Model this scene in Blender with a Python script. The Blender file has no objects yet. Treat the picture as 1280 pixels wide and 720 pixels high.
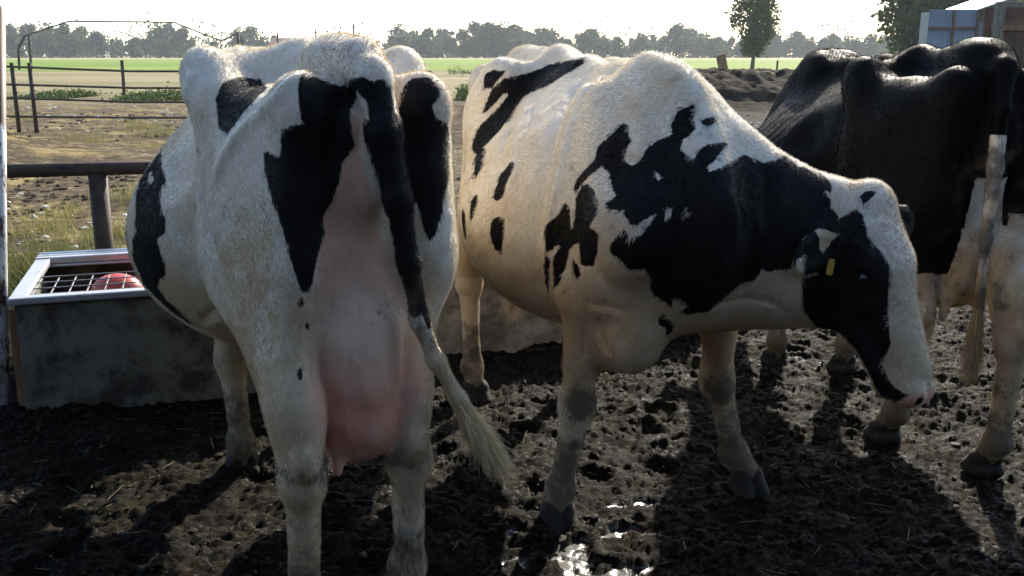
import bpy, bmesh, math, random
import numpy as np
from mathutils import Vector, Matrix

random.seed(7)
np.random.seed(7)
R = math.radians
scene = bpy.context.scene
COL = scene.collection

# ------------------------------------------------------------------ camera
CAM_H = 1.45
PITCH = 13.2
cam_data = bpy.data.cameras.new("camera")
cam_data.sensor_width = 36.0
cam_data.lens = 35.0
cam_data.clip_start = 0.05
cam_data.clip_end = 5000.0
cam = bpy.data.objects.new("camera", cam_data)
COL.objects.link(cam)
cam.location = (0, 0, CAM_H)
cam.rotation_euler = (R(90 - PITCH), 0, 0)
scene.camera = cam

# ------------------------------------------------------------------ sky and sun
SUN_EL = 31.0
SUN_AZ = 21.0          # degrees to the right of the view direction (+Y)
world = bpy.data.worlds.new("World")
scene.world = world
world.use_nodes = True
wn = world.node_tree
wn.nodes.clear()
w_out = wn.nodes.new("ShaderNodeOutputWorld")
w_bg = wn.nodes.new("ShaderNodeBackground")
w_sky = wn.nodes.new("ShaderNodeTexSky")
w_sky.sky_type = 'NISHITA'
w_sky.sun_disc = False
w_sky.sun_elevation = R(SUN_EL)
w_sky.sun_rotation = R(SUN_AZ)
w_sky.air_density = 0.8
w_sky.dust_density = 0.9
w_sky.ozone_density = 1.0
w_bg.inputs["Strength"].default_value = 0.15
wn.links.new(w_sky.outputs[0], w_bg.inputs[0])
wn.links.new(w_bg.outputs[0], w_out.inputs[0])

sun_data = bpy.data.lights.new("sun", 'SUN')
sun_data.energy = 5.0
sun_data.angle = R(0.6)
sun_data.color = (1.0, 0.92, 0.78)
sun = bpy.data.objects.new("sun", sun_data)
COL.objects.link(sun)
_d = Vector((math.sin(R(SUN_AZ)) * math.cos(R(SUN_EL)), math.cos(R(SUN_AZ)) * math.cos(R(SUN_EL)), math.sin(R(SUN_EL))))
sun.rotation_euler = (-_d).to_track_quat('-Z', 'Y').to_euler()
sun.location = (4, 10, 12)

scene.view_settings.view_transform = 'Standard'
scene.view_settings.look = 'None'
scene.view_settings.gamma = 1.0
scene.view_settings.use_curve_mapping = False
scene.view_settings.exposure = 1.3
scene.render.engine = 'CYCLES'
scene.cycles.max_bounces = 6
scene.cycles.transparent_max_bounces = 12
scene.cycles.volume_bounces = 0

# ------------------------------------------------------------------ helpers
def tag(o, label=None, cat=None, group=None, kind=None):
    if label: o["label"] = label
    if cat: o["category"] = cat
    if group: o["group"] = group
    if kind: o["kind"] = kind
    return o

def link(o, parent=None):
    COL.objects.link(o)
    if parent is not None:
        o.parent = parent
    return o

def empty(name, loc=(0, 0, 0), rz=0.0):
    o = bpy.data.objects.new(name, None)
    o.empty_display_size = 0.2
    link(o)
    o.location = loc
    o.rotation_euler = (0, 0, rz)
    return o

def np_mesh(name, V, F, mat=None, smooth=True):
    me = bpy.data.meshes.new(name)
    V = np.asarray(V, np.float32)
    F = np.asarray(F, np.int32)
    n, k = F.shape
    me.vertices.add(len(V))
    me.vertices.foreach_set("co", V.ravel())
    me.loops.add(n * k)
    me.loops.foreach_set("vertex_index", F.ravel())
    me.polygons.add(n)
    me.polygons.foreach_set("loop_start", np.arange(0, n * k, k, dtype=np.int32))
    me.polygons.foreach_set("use_smooth", np.full(n, smooth))
    me.update(calc_edges=True)
    me.validate()
    if mat: me.materials.append(mat)
    return me

def attr(me, name, data):
    a = me.attributes.new(name, 'FLOAT', 'POINT')
    a.data.foreach_set("value", np.asarray(data, np.float32))

def bm_obj(name, bm, mat, parent=None, smooth=False, bevel=0.0):
    me = bpy.data.meshes.new(name)
    bmesh.ops.recalc_face_normals(bm, faces=bm.faces)
    bm.to_mesh(me)
    bm.free()
    for p in me.polygons: p.use_smooth = smooth
    if mat: me.materials.append(mat)
    o = bpy.data.objects.new(name, me)
    link(o, parent)
    if bevel:
        b = o.modifiers.new("bevel", 'BEVEL')
        b.width = bevel; b.segments = 2; b.limit_method = 'ANGLE'
    return o

def box(bm, lo, hi, M=None):
    co = [(x, y, z) for x in (lo[0], hi[0]) for y in (lo[1], hi[1]) for z in (lo[2], hi[2])]
    vs = [bm.verts.new(M @ Vector(c) if M else c) for c in co]
    for f in ((0, 1, 3, 2), (4, 6, 7, 5), (0, 4, 5, 1), (2, 3, 7, 6), (0, 2, 6, 4), (1, 5, 7, 3)):
        bm.faces.new([vs[i] for i in f])

def tube(bm, pts, r, n=10, caps=True):
    pts = [Vector(p) for p in pts]
    rr = r if isinstance(r, (list, tuple)) else [r] * len(pts)
    rings = []
    up0 = None
    for i, p in enumerate(pts):
        d = (pts[min(i + 1, len(pts) - 1)] - pts[max(i - 1, 0)]).normalized()
        a = Vector((0, 0, 1)) if abs(d.z) < 0.9 else Vector((1, 0, 0))
        if up0 is None: up0 = a
        u = d.cross(up0)
        if u.length < 1e-3: u = d.cross(Vector((0.3, 1, 0.2)))
        u.normalize()
        v = d.cross(u).normalized()
        rings.append([bm.verts.new(p + (u * math.cos(t) + v * math.sin(t)) * rr[i]) for t in [2 * math.pi * k / n for k in range(n)]])
    for a, b in zip(rings, rings[1:]):
        for k in range(n):
            bm.faces.new((a[k], a[(k + 1) % n], b[(k + 1) % n], b[k]))
    if caps:
        bm.faces.new(rings[0][::-1]); bm.faces.new(rings[-1])

# hash based value noise, vectorised
def _hash(ix, iy, iz, seed):
    h = (ix.astype(np.int64) * 374761393 + iy.astype(np.int64) * 668265263 + iz.astype(np.int64) * 2147483647 + seed * 974634777) & 0xFFFFFFFF
    h = ((h ^ (h >> 13)) * 1274126177) & 0xFFFFFFFF
    h = h ^ (h >> 16)
    return (h & 0xFFFFFF).astype(np.float32) / 0xFFFFFF

def vnoise(x, y, z, seed=0):
    ix, iy, iz = np.floor(x), np.floor(y), np.floor(z)
    fx, fy, fz = x - ix, y - iy, z - iz
    fx, fy, fz = [f * f * (3 - 2 * f) for f in (fx, fy, fz)]
    r = 0
    for dx in (0, 1):
        for dy in (0, 1):
            for dz in (0, 1):
                w = (fx if dx else 1 - fx) * (fy if dy else 1 - fy) * (fz if dz else 1 - fz)
                r = r + w * _hash(ix + dx, iy + dy, iz + dz, seed)
    return r * 2 - 1

def fbm(x, y, z, octv=4, seed=0, gain=0.5):
    a, s, t = 1.0, 1.0, 0
    for o in range(octv):
        t = t + a * vnoise(x * s, y * s, z * s, seed + o * 17)
        a *= gain; s *= 2.03
    return t

# shader helper
class NT:
    def __init__(self, name):
        self.m = bpy.data.materials.new(name)
        self.m.use_nodes = True
        self.t = self.m.node_tree
        self.b = self.t.nodes["Principled BSDF"]
        self.out = self.t.nodes["Material Output"]
    def n(self, typ, **kw):
        nd = self.t.nodes.new(typ)
        for k, v in kw.items():
            if k.startswith("i_"):
                nd.inputs[k[2:].replace("_", " ")].default_value = v
            else:
                setattr(nd, k, v)
        return nd
    def l(self, a, b):
        self.t.links.new(a, b)
    def noise(self, scale, detail=4, rough=0.5, vec=None, dist=0.0):
        nd = self.n("ShaderNodeTexNoise")
        nd.inputs["Scale"].default_value = scale
        nd.inputs["Detail"].default_value = detail
        nd.inputs["Roughness"].default_value = rough
        nd.inputs["Distortion"].default_value = dist
        if vec is not None: self.l(vec, nd.inputs["Vector"])
        return nd.outputs[0]
    def geo_obj(self):
        return self.n("ShaderNodeTexCoord").outputs["Object"]
    def scalev(self, vec, s):
        m = self.n("ShaderNodeMapping")
        m.inputs["Scale"].default_value = s
        self.l(vec, m.inputs["Vector"])
        return m.outputs[0]
    def math(self, op, a, b=None, c=None, clamp=False):
        nd = self.n("ShaderNodeMath", operation=op, use_clamp=clamp)
        for i, v in enumerate((a, b, c)):
            if v is None: continue
            if isinstance(v, (int, float)): nd.inputs[i].default_value = v
            else: self.l(v, nd.inputs[i])
        return nd.outputs[0]
    def ss(self, v, a, b):
        nd = self.n("ShaderNodeMapRange", interpolation_type='SMOOTHSTEP')
        nd.inputs["From Min"].default_value = a
        nd.inputs["From Max"].default_value = b
        self.l(v, nd.inputs["Value"])
        return nd.outputs[0]
    def ramp(self, v, stops):
        nd = self.n("ShaderNodeValToRGB")
        e = nd.color_ramp.elements
        while len(e) > len(stops): e.remove(e[-1])
        while len(e) < len(stops): e.new(0.5)
        for s, (p, c) in zip(e, stops):
            s.position = p; s.color = (*c, 1) if len(c) == 3 else c
        self.l(v, nd.inputs[0])
        return nd.outputs[0]
    def mix(self, f, a, b, mode='MIX'):
        nd = self.n("ShaderNodeMix", data_type='RGBA', blend_type=mode)
        for s, v in ((0, f), (6, a), (7, b)):
            if isinstance(v, (int, float)): nd.inputs[s].default_value = v
            elif isinstance(v, tuple): nd.inputs[s].default_value = (*v, 1)
            else: self.l(v, nd.inputs[s])
        return nd.outputs[2]
    def attr(self, name):
        nd = self.n("ShaderNodeAttribute", attribute_name=name)
        return nd.outputs["Fac"]
    def bump(self, h, strength, dist, normal=None):
        nd = self.n("ShaderNodeBump")
        nd.inputs["Strength"].default_value = strength
        nd.inputs["Distance"].default_value = dist
        self.l(h, nd.inputs["Height"])
        if normal is not None: self.l(normal, nd.inputs["Normal"])
        self.l(nd.outputs[0], self.b.inputs["Normal"])
        return nd.outputs[0]
    def base(self, v):
        if isinstance(v, tuple): self.b.inputs["Base Color"].default_value = (*v, 1)
        else: self.l(v, self.b.inputs["Base Color"])
    def set(self, name, v):
        if isinstance(v, (int, float)): self.b.inputs[name].default_value = v
        else: self.l(v, self.b.inputs[name])

# ------------------------------------------------------------------ implicit modelling for the cows
class Field:
    def __init__(self, lo, hi, h):
        self.lo = np.array(lo, np.float32); self.h = h
        n = np.ceil((np.array(hi) - np.array(lo)) / h).astype(int) + 1
        self.ax = [self.lo[i] + h * np.arange(n[i], dtype=np.float32) for i in range(3)]
        self.D = np.full(n, 0.5, np.float32)
    def sub(self, lo, hi):
        s = []
        for i in range(3):
            a = int(np.searchsorted(self.ax[i], lo[i])); b = int(np.searchsorted(self.ax[i], hi[i]))
            s.append(slice(max(a, 0), max(b, 1)))
        s = tuple(s)
        X = self.ax[0][s[0]][:, None, None]; Y = self.ax[1][s[1]][None, :, None]; Z = self.ax[2][s[2]][None, None, :]
        return s, X, Y, Z
    def put(self, lo, hi, fn, k, carve=False):
        m = k + 0.04
        s, X, Y, Z = self.sub(np.array(lo) - m, np.array(hi) + m)
        D = self.D[s]
        if D.size == 0: return
        d = fn(X, Y, Z)
        if carve:
            d = -d
            h = np.clip(0.5 - 0.5 * (D - d) / k, 0, 1)
            # smooth max
            h = np.clip(0.5 + 0.5 * (D - d) / k, 0, 1)
            self.D[s] = d * (1 - h) + D * h + k * h * (1 - h)
        else:
            h = np.clip(0.5 + 0.5 * (d - D) / k, 0, 1)
            self.D[s] = d * (1 - h) + D * h - k * h * (1 - h)
    def ell(self, c, r, ax=None, k=0.05, carve=False):
        c = np.array(c, float); r = np.array(r, float)
        if ax is None: A = np.eye(3)
        else:
            a = np.array(ax[0], float); a /= np.linalg.norm(a)
            b = np.array(ax[1], float); b -= a * a.dot(b); b /= np.linalg.norm(b)
            A = np.array([a, b, np.cross(a, b)])
        ext = np.sqrt(((A * r[:, None]) ** 2).sum(0))
        def fn(X, Y, Z):
            x, y, z = X - c[0], Y - c[1], Z - c[2]
            k0 = 0; k1 = 0
            for i in range(3):
                q = (A[i, 0] * x + A[i, 1] * y + A[i, 2] * z).astype(np.float32)
                k0 = k0 + (q / r[i]) ** 2; k1 = k1 + (q / r[i] ** 2) ** 2
            k0 = np.sqrt(k0); k1 = np.sqrt(k1) + 1e-6
            return k0 * (k0 - 1) / k1
        self.put(c - ext, c + ext, fn, k, carve)
    def cap(self, a, b, ra, rb=None, k=0.04, n=None, f=1.0, carve=False):
        # capsule with a linear radius; along unit vector n the section is scaled by f
        a = np.array(a, float); b = np.array(b, float); rb = ra if rb is None else rb
        ab = b - a; L2 = ab.dot(ab) + 1e-9
        rm = max(ra, rb) * max(1, f)
        lo = np.minimum(a, b) - rm; hi = np.maximum(a, b) + rm
        if n is not None:
            n = np.array(n, float); n -= ab * ab.dot(n) / L2; n /= np.linalg.norm(n)
        def fn(X, Y, Z):
            x, y, z = X - a[0], Y - a[1], Z - a[2]
            t = np.clip((x * ab[0] + y * ab[1] + z * ab[2]) / L2, 0, 1).astype(np.float32)
            qx, qy, qz = x - ab[0] * t, y - ab[1] * t, z - ab[2] * t
            d2 = qx * qx + qy * qy + qz * qz
            r = ra + (rb - ra) * t
            if n is not None:
                q = qx * n[0] + qy * n[1] + qz * n[2]
                d = np.sqrt(np.maximum(d2 + q * q * (1 / (f * f) - 1), 1e-9))
                return (d - r) * min(1.0, max(f, 0.6))
            return np.sqrt(d2) - r
        self.put(lo, hi, fn, k, carve)
    def chain(self, pts, k=0.04, n=None, f=1.0):
        for p, q in zip(pts, pts[1:]):
            self.cap(p[:3], q[:3], p[3], q[3], k, n, f)
    def nets(self):
        D = self.D; s = D < 0
        A = s[:-1, :-1, :-1]
        allv = A.copy(); anyv = A.copy()
        for dx in (0, 1):
            for dy in (0, 1):
                for dz in (0, 1):
                    q = s[dx:s.shape[0] - 1 + dx, dy:s.shape[1] - 1 + dy, dz:s.shape[2] - 1 + dz]
                    allv &= q; anyv |= q
        act = anyv & ~allv
        I, J, K = np.nonzero(act)
        idx = np.full(act.shape, -1, np.int32); idx[I, J, K] = np.arange(len(I))
        acc = np.zeros((len(I), 3), np.float32); cnt = np.zeros(len(I), np.float32)
        cs = [(0, 0, 0), (1, 0, 0), (0, 1, 0), (1, 1, 0), (0, 0, 1), (1, 0, 1), (0, 1, 1), (1, 1, 1)]
        vals = [D[I + c[0], J + c[1], K + c[2]] for c in cs]
        for a in range(8):
            for b in range(a + 1, 8):
                df = [cs[b][i] - cs[a][i] for i in range(3)]
                if sum(abs(q) for q in df) != 1: continue
                va, vb = vals[a], vals[b]
                m = (va < 0) != (vb < 0)
                t = np.where(m, va / np.where(m, va - vb, 1), 0)
                for i in range(3):
                    acc[:, i] += np.where(m, cs[a][i] + df[i] * t, 0)
                cnt += m
        V = acc / cnt[:, None] + np.stack([I, J, K], 1)
        V = V * self.h + self.lo
        F = []
        for axis in range(3):
            sl0 = [slice(None)] * 3; sl1 = [slice(None)] * 3
            sl0[axis] = slice(0, -1); sl1[axis] = slice(1, None)
            a = s[tuple(sl0)]; b = s[tuple(sl1)]
            ii = np.stack(np.nonzero(a != b), 1)
            o1, o2 = [(1, 2), (2, 0), (0, 1)][axis]
            ok = (ii[:, o1] > 0) & (ii[:, o2] > 0) & (ii[:, o1] < s.shape[o1] - 1) & (ii[:, o2] < s.shape[o2] - 1)
            ii = ii[ok]
            def g(d1, d2):
                q = ii.copy(); q[:, o1] -= d1; q[:, o2] -= d2
                return idx[q[:, 0], q[:, 1], q[:, 2]]
            quad = np.stack([g(1, 1), g(0, 1), g(0, 0), g(1, 0)], 1)
            ins = a[ii[:, 0], ii[:, 1], ii[:, 2]]
            quad[~ins] = quad[~ins][:, ::-1]
            F.append(quad)
        return V, np.concatenate(F)

def vnormals(V, F):
    a = V[F[:, 2]] - V[F[:, 0]]; b = V[F[:, 3]] - V[F[:, 1]]
    n = np.cross(a, b)
    N = np.zeros_like(V)
    for i in range(4):
        for c in range(3):
            N[:, c] += np.bincount(F[:, i], n[:, c], len(V))
    return N / (np.linalg.norm(N, axis=1, keepdims=True) + 1e-9)

def laplace(V, F, it=2, w=0.5):
    E = np.concatenate([F[:, [0, 1]], F[:, [1, 2]], F[:, [2, 3]], F[:, [3, 0]]])
    E = np.concatenate([E, E[:, ::-1]])
    cnt = np.bincount(E[:, 0], minlength=len(V))[:, None]
    for _ in range(it):
        S = np.stack([np.bincount(E[:, 0], V[E[:, 1], c], len(V)) for c in range(3)], 1)
        V = V * (1 - w) + w * S / cnt
    return V.astype(np.float32)

# torso sections of a dairy cow: x, top, bottom, half width, pear (narrower on top)
TORSO = [(-0.10, 1.27, 1.12, 0.03, 0.0), (-0.04, 1.34, 1.05, 0.08, 0.0), (0.04, 1.385, 0.97, 0.13, 0.1), (0.15, 1.41, 0.87, 0.15, 0.3),
         (0.30, 1.425, 0.79, 0.185, 0.5), (0.50, 1.435, 0.73, 0.26, 0.5), (0.70, 1.415, 0.65, 0.345, 0.62),
         (0.90, 1.395, 0.585, 0.405, 0.68), (1.10, 1.39, 0.58, 0.40, 0.7), (1.28, 1.405, 0.61, 0.34, 0.7),
         (1.42, 1.40, 0.655, 0.27, 0.66), (1.56, 1.33, 0.70, 0.20, 0.5), (1.68, 1.22, 0.80, 0.13, 0.3), (1.78, 1.10, 0.92, 0.03, 0.0)]

def crspline(T, n=220):
    T = np.array(T, float)
    xs = np.linspace(T[0, 0], T[-1, 0], n)
    out = [xs]
    m = np.gradient(T, T[:, 0], axis=0)
    i = np.clip(np.searchsorted(T[:, 0], xs) - 1, 0, len(T) - 2)
    h = T[i + 1, 0] - T[i, 0]; t = (xs - T[i, 0]) / h
    for c in range(1, T.shape[1]):
        p0, p1, m0, m1 = T[i, c], T[i + 1, c], m[i, c] * h, m[i + 1, c] * h
        out.append((2 * t**3 - 3 * t**2 + 1) * p0 + (t**3 - 2 * t**2 + t) * m0 + (-2 * t**3 + 3 * t**2) * p1 + (t**3 - t**2) * m1)
    return np.array(out)

def unit(v):
    v = np.array(v, float); return v / np.linalg.norm(v)

HOCK_Z = 0.50; KNEE_Z = 0.42

def cow_field(P, h):
    lo, hi = P["lo"], P["hi"]
    F = Field(lo, hi, h)
    S = crspline(P.get("torso", TORSO))
    ysh = P.get("ysh", 0.0)
    def torso(X, Y, Z):
        T = np.interp(X, S[0], S[1]).astype(np.float32); B = np.interp(X, S[0], S[2]).astype(np.float32)
        W = np.maximum(np.interp(X, S[0], S[3]), 0.01).astype(np.float32); A = np.interp(X, S[0], S[4]).astype(np.float32)
        zc = B + (T - B) * 0.43
        dz = Z - zc
        hu = T - zc; hd = zc - B
        t = np.where(dz > 0, dz / hu, dz / hd)
        Wz = W * (1 - A * np.clip(t, 0, 1.2) ** 2.0) * (1 - 0.12 * np.clip(-t, 0, 1) ** 2)
        Wz = np.maximum(Wz, 0.01)
        e = np.abs(Y - ysh * np.clip((X - .35) / .4, 0, 1) * np.clip((1.6 - X) / .4, 0, 1)) / Wz
        # left paunch bulge
        Fv = (e ** 2.15 + np.abs(t) ** 2.15) ** (1 / 2.15)
        d = (Fv - 1) * np.minimum(W, 0.5 * (T - B)) * 0.9
        # faint ribs
        rib = np.clip(1 - np.abs(X - 1.02) / 0.30, 0, 1) * np.clip(1 - np.abs(Z - 1.05) / 0.35, 0, 1)
        d = d + P.get("ribs", 0.0030) * rib * np.sin((X - 0.30 * (1.3 - Z)) * 2 * np.pi / 0.075)
        xc = np.clip((X - S[0][0]) / 0.05, -1, 1)
        d = np.where(X < S[0][0], 0.05 + 0 * d, d); d = np.where(X > S[0][-1], 0.05 + 0 * d, d)
        return d
    F.put((S[0][0] - .02, -0.5, 0.5), (S[0][-1] + .02, 0.5, 1.5), torso, 0.03)
    # spine ridge and tail head
    F.chain([(0.10, 0, 1.425, .030), (0.28, 0, 1.425, .028), (0.5, 0, 1.43, .03), (0.8, 0, 1.40, .03), (1.1, 0, 1.385, .03), (1.32, 0, 1.385, .035), (1.46, 0, 1.33, .05)], k=0.07)
    F.ell((0.08, 0, 1.415), (0.14, 0.07, 0.055), k=0.07)
    th = P.get("tailhead")
    if th: F.ell(th[:3], th[3:6], k=0.05)
    for s in (1, -1):
        hk = P.get("hook", (0.52, 0.255, 1.38)); pn = P.get("pin", (-0.01, 0.145, 1.345))
        F.ell((hk[0], s * hk[1], hk[2] + .004), (0.062, 0.036, 0.040), k=0.06)
        F.cap((hk[0], s * (hk[1] - .03), hk[2] - .01), (hk[0] + .03, s * 0.05, hk[2] + .0), .045, .05, k=0.08)
        F.ell((pn[0], s * pn[1], pn[2] + .005), (0.045, 0.032, 0.042), k=0.05)
        # bone line hook to pin
        F.cap((hk[0]-.02, s * hk[1], hk[2] - .05), (.25, s * .21, 1.20), .035, .05, k=0.08)
        F.cap((.25, s * .21, 1.20), (pn[0] + .03, s * pn[1], pn[2] - .02), .05, .045, k=0.07)
        # rump and thigh mass
        F.ell((0.24, s * 0.17, 1.08), (0.22, 0.09, 0.20), k=0.08)
        F.cap((0.42, s * 0.22, 1.28), (0.40, s * 0.23, 0.95), .085, .10, k=0.12)
    for s in (1, -1):
        F.ell((0.27, s * 0.17, 1.435), (0.15, 0.075, 0.085), k=0.06, carve=True)
        F.ell((0.69, s * 0.36, 1.22), (0.10, 0.06, 0.13), k=0.09, carve=True)
    for leg in P["hind"]:
        s = leg["s"]
        hk = np.array(leg["hock"], float); ft = np.array(leg["foot"], float)
        st = np.array(leg.get("stifle", (0.40, s * 0.22, 0.86)), float)
        pin = np.array((0.0, s * 0.14, 1.31))
        # hamstring curtain
        mid = np.array(leg.get("ham", (0.03, s * 0.165, 0.95)), float)
        F.cap(pin, mid, .070, .078, k=0.08, n=(0, 1, 0), f=0.8)
        F.cap(mid, (hk + (0.05, 0, 0.20)), .075, .05, k=0.08, n=(0, 1, 0), f=0.8)
        F.cap((0.24, s * 0.17, 1.22), (0.5 * (st[0] + mid[0]), 0.5 * (st[1] + mid[1]), .92), .15, .14, k=0.1, n=(0, 1, 0), f=0.62)
        F.cap((0.38, s * 0.20, 1.1), st, .10, .085, k=0.10, n=(0, 1, 0), f=0.75)
        F.cap(st - (0.04, 0, 0.0), hk + (0.045, 0, 0.16), .103, .053, k=0.08, n=(0, 1, 0), f=0.72)
        F.cap((0.5 * (st + mid)) - (0, 0, .03), hk + (0.03, 0, 0.13), .112, .050, k=0.09, n=(0, 1, 0), f=0.62)
        F.cap(hk + (0.045, 0, 0.16), hk + (0.012, 0, 0.0), .054, .050, k=0.05)
        # achilles tendon and point of hock
        F.cap(hk + (0.02, 0, 0.22), hk + (-0.045, 0, 0.055), .027, .020, k=0.035)
        F.ell(hk + (-0.045, 0, 0.055), (0.036, 0.032, 0.044), k=0.022)
        F.ell(hk + (0.005, 0, 0.0), (0.056, 0.052, 0.062), k=0.03)
        d = unit(ft - hk)
        fet = hk + (ft - hk) * ((hk[2] - 0.13) / hk[2]); fet[0] -= 0.025
        F.cap(hk + d * .03, fet, .041, .033, k=0.035, n=(1, 0, 0), f=1.12)
        F.cap(hk + d * .05 + (-.022, 0, 0), fet + (-.018, 0, 0.02), .018, .018, k=0.02)
        F.ell(fet, (0.046, 0.046, 0.048), k=0.03)
        F.cap(fet, (ft[0], ft[1], 0.065), .034, .042, k=0.03)
        for q in (1, -1): F.ell(fet + (-0.038, q * 0.018, -0.012), (0.013, 0.012, 0.018), k=0.012)
    for leg in P["fore"]:
        s = leg["s"]
        el = np.array(leg.get("elbow", (1.36, s * 0.20, 0.80)), float)
        kn = np.array(leg["knee"], float); ft = np.array(leg["foot"], float)
        sh = np.array(leg.get("shoulder", (1.58, s * 0.19, 0.98)), float)
        top = np.array(leg.get("blade", (1.34, s * 0.09, 1.385)), float)
        F.cap(top, sh, .035, .085, k=0.09, n=(0, 1, 0), f=0.55)
        bo = P.get("bladeout", 0.0)
        F.cap(top + (-.10, s * (.02 + bo), -.03), el + (0.0, s * (bo - .02), 0.10), .05, .10, k=0.10 if not bo else .05, n=(0, 1, 0), f=0.55)
        if bo:
            F.cap(top + (-.02, s * (bo + .01), -.02), sh + (-.03, s * .035, .02), .03, .07, k=.05)
            pass
        F.cap(top * 0.9 + sh * 0.1 + (0, s * .02, 0), sh + (0, s * .015, 0), .018, .035, k=0.05)
        F.cap(sh, el, .085, .085, k=0.09, n=(0, 1, 0), f=0.75)
        F.cap(el + (-0.04, 0, 0.02), el + (0, 0, -.05), .055, .06, k=0.06)
        F.cap(el, kn + (0, 0, 0.05), .092, .052, k=0.06, n=(0, 1, 0), f=0.82)
        F.ell(kn, (0.058, 0.055, 0.070), k=0.035)
        d = unit(ft - kn)
        fet = kn + (ft - kn) * ((kn[2] - 0.12) / kn[2]); fet[0] -= 0.02
        F.cap(kn + d * .03, fet, .043, .034, k=0.035, n=(1, 0, 0), f=1.1)
        F.ell(fet, (0.045, 0.045, 0.047), k=0.03)
        F.cap(fet, (ft[0], ft[1], 0.06), .033, .042, k=0.03)
        for q in (1, -1): F.ell(fet + (-0.034, q * 0.017, -0.012), (0.012, 0.011, 0.017), k=0.012)
    # brisket
    b = P.get("brisket", (1.60, 0, 0.76))
    F.ell(b, P.get("brisr", (0.15, 0.085, 0.13)), k=0.13)
    F.cap((b[0] - .25, b[1] * .5, b[2] - .04), (b[0], b[1], b[2] - .06), .09, .06, k=0.09)
    # neck
    nk = P["neck"]
    for i, (p, q) in enumerate(zip(nk, nk[1:])):
        dv = np.array(q[:3]) - np.array(p[:3])
        lat = np.cross((0, 0, 1), dv)
        F.cap(p[:3], q[:3], p[3], q[3], k=(0.15, .10)[min(i, 1)], n=lat, f=(.52, .56, .62)[min(i, 2)])
    for p, q, r0, r1 in P.get("dewlap", []):
        dv = np.array(q) - np.array(p)
        F.cap(p, q, r0, r1, k=0.07, n=np.cross((0, 0, 1), dv), f=0.45)
    # head in its own frame
    H = P["head"]
    o = np.array(H["poll"], float); e = unit(np.array(H["nose"], float) - o)
    L = H.get("L", 0.53) / 0.53
    nn = np.array(H["face"], float); nn = unit(nn - e * e.dot(nn)); l = np.cross(e, nn) * H.get("flip", 1)
    def q(a, b, c): return o + (e * a + nn * b + l * c) * L
    def V(a, b, c): return e * a + nn * b + l * c
    A = (e, nn)
    def E(c, r, k=.03, carve=False, ax=A): F.ell(q(*c), np.array(r) * L, ax, k, carve)
    def C(a, b, ra, rb, k=.03, n=None, f=1, carve=False): F.cap(q(*a), q(*b), ra * L, rb * L, k, n, f, carve)
    E((0.13, -0.085, 0), (0.155, 0.085, 0.088), .07)
    E((0.0, -0.030, 0), (0.055, 0.058, 0.066), .025)
    E((-0.030, -0.022, 0), (0.030, 0.036, 0.046), .02)
    E((0.145, -0.035, 0), (0.06, 0.038, 0.072), .03)
    C((0.02, -.045, 0), (0.16, -0.05, 0), .05, .055, .04, n=l, f=1.5)
    C((0.13, -.052, 0), (0.44, -0.075, 0), .055, .043, .035, n=l, f=1.05)
    E((0.28, -.11, 0), (0.17, 0.065, 0.055), .04)
    for s in (1, -1):
        E((0.170, -0.052, s * 0.082), (0.050, 0.034, 0.026), .025)
        E((0.19, -0.105, s * 0.072), (0.075, 0.030, 0.024), .03)
        C((0.07, -0.16, s * 0.050), (0.20, -0.175, s * 0.048), .062, .052, .035, n=l, f=0.6)
        C((0.20, -0.18, s * 0.042), (0.43, -0.155, s * 0.028), .036, .024, .03)
        # eye socket
        E((0.185, -0.070, s * 0.107), (0.022, 0.017, 0.016), .010, carve=True)
        C((0.165, -0.057, s * 0.096), (0.207, -0.059, s * 0.098), .0075, .006, .008)
        C((0.169, -0.085, s * 0.094), (0.205, -0.087, s * 0.096), .006, .005, .008)
        E((0.497, -0.085, s * 0.032), (0.030, 0.030, 0.026), .018)
        E((0.522, -0.074, s * 0.036), (0.018, 0.012, 0.011), .006, carve=True)
        # ear
        ea = P.get("ear", {}).get(s, (0.03, -0.25, 0.97))
        ed = unit(V(ea[0], ea[1], s * ea[2]))
        eb = q(0.055, -0.075, s * 0.092)
        pl = unit(V(*P.get("earn", {}).get(s, (0.35, 0.75, 0.0)))); pl = unit(pl - ed * ed.dot(pl))
        F.cap(eb, eb + ed * .05, .030, .024, k=.02)
        F.ell(eb + ed * .12, (0.096, 0.060, 0.014), (ed, np.cross(pl, ed)), k=.018)
        F.ell(eb + ed * .125 + pl * 0.014, (0.062, 0.030, 0.012), (ed, np.cross(pl, ed)), k=.008, carve=True)
    E((0.478, -0.110, 0), (0.058, 0.050, 0.052), .03)
    E((0.455, -0.165, 0), (0.045, 0.030, 0.036), .02)
    C((0.445, -.148, .056), (0.530, -.132, .0), .0065, .0065, .005, carve=True)
    C((0.445, -.148, -.056), (0.530, -.132, .0), .0065, .0065, .005, carve=True)
    # link to neck
    ln = nk[-1]
    F.cap(ln[:3], q(0.06, -0.12, 0), ln[3] * 0.66, .092, k=0.09)
    F.cap(np.array(ln[:3]) - (0, 0, ln[3] * 0.45), q(0.12, -0.17, 0), ln[3] * .55, .065, k=0.09)
    # udder
    u = P["udder"]
    F.ell(u["c"], u["r"], k=0.008)
    if u.get("low"): F.ell(u["low"][:3], u["low"][3:6], k=0.012)
    F.cap((0.03, u["c"][1], 1.10), (u["c"][0] - .13, u["c"][1], u["c"][2] + .12), u.get("r0", .035), u.get("r1", .09), k=0.07)
    cx, cy, cz = u["c"]; rx, ry, rz = u["r"]
    for a in (1, -1):
        for b in (1, -1):
            t0 = np.array((cx - .02 + a * rx * .55, cy + b * ry * .5, cz - rz * .80))
            F.cap(t0 + (0, 0, .03), t0 + (a * .004, b * .010, -.040), .018, .012, k=0.025)
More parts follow.
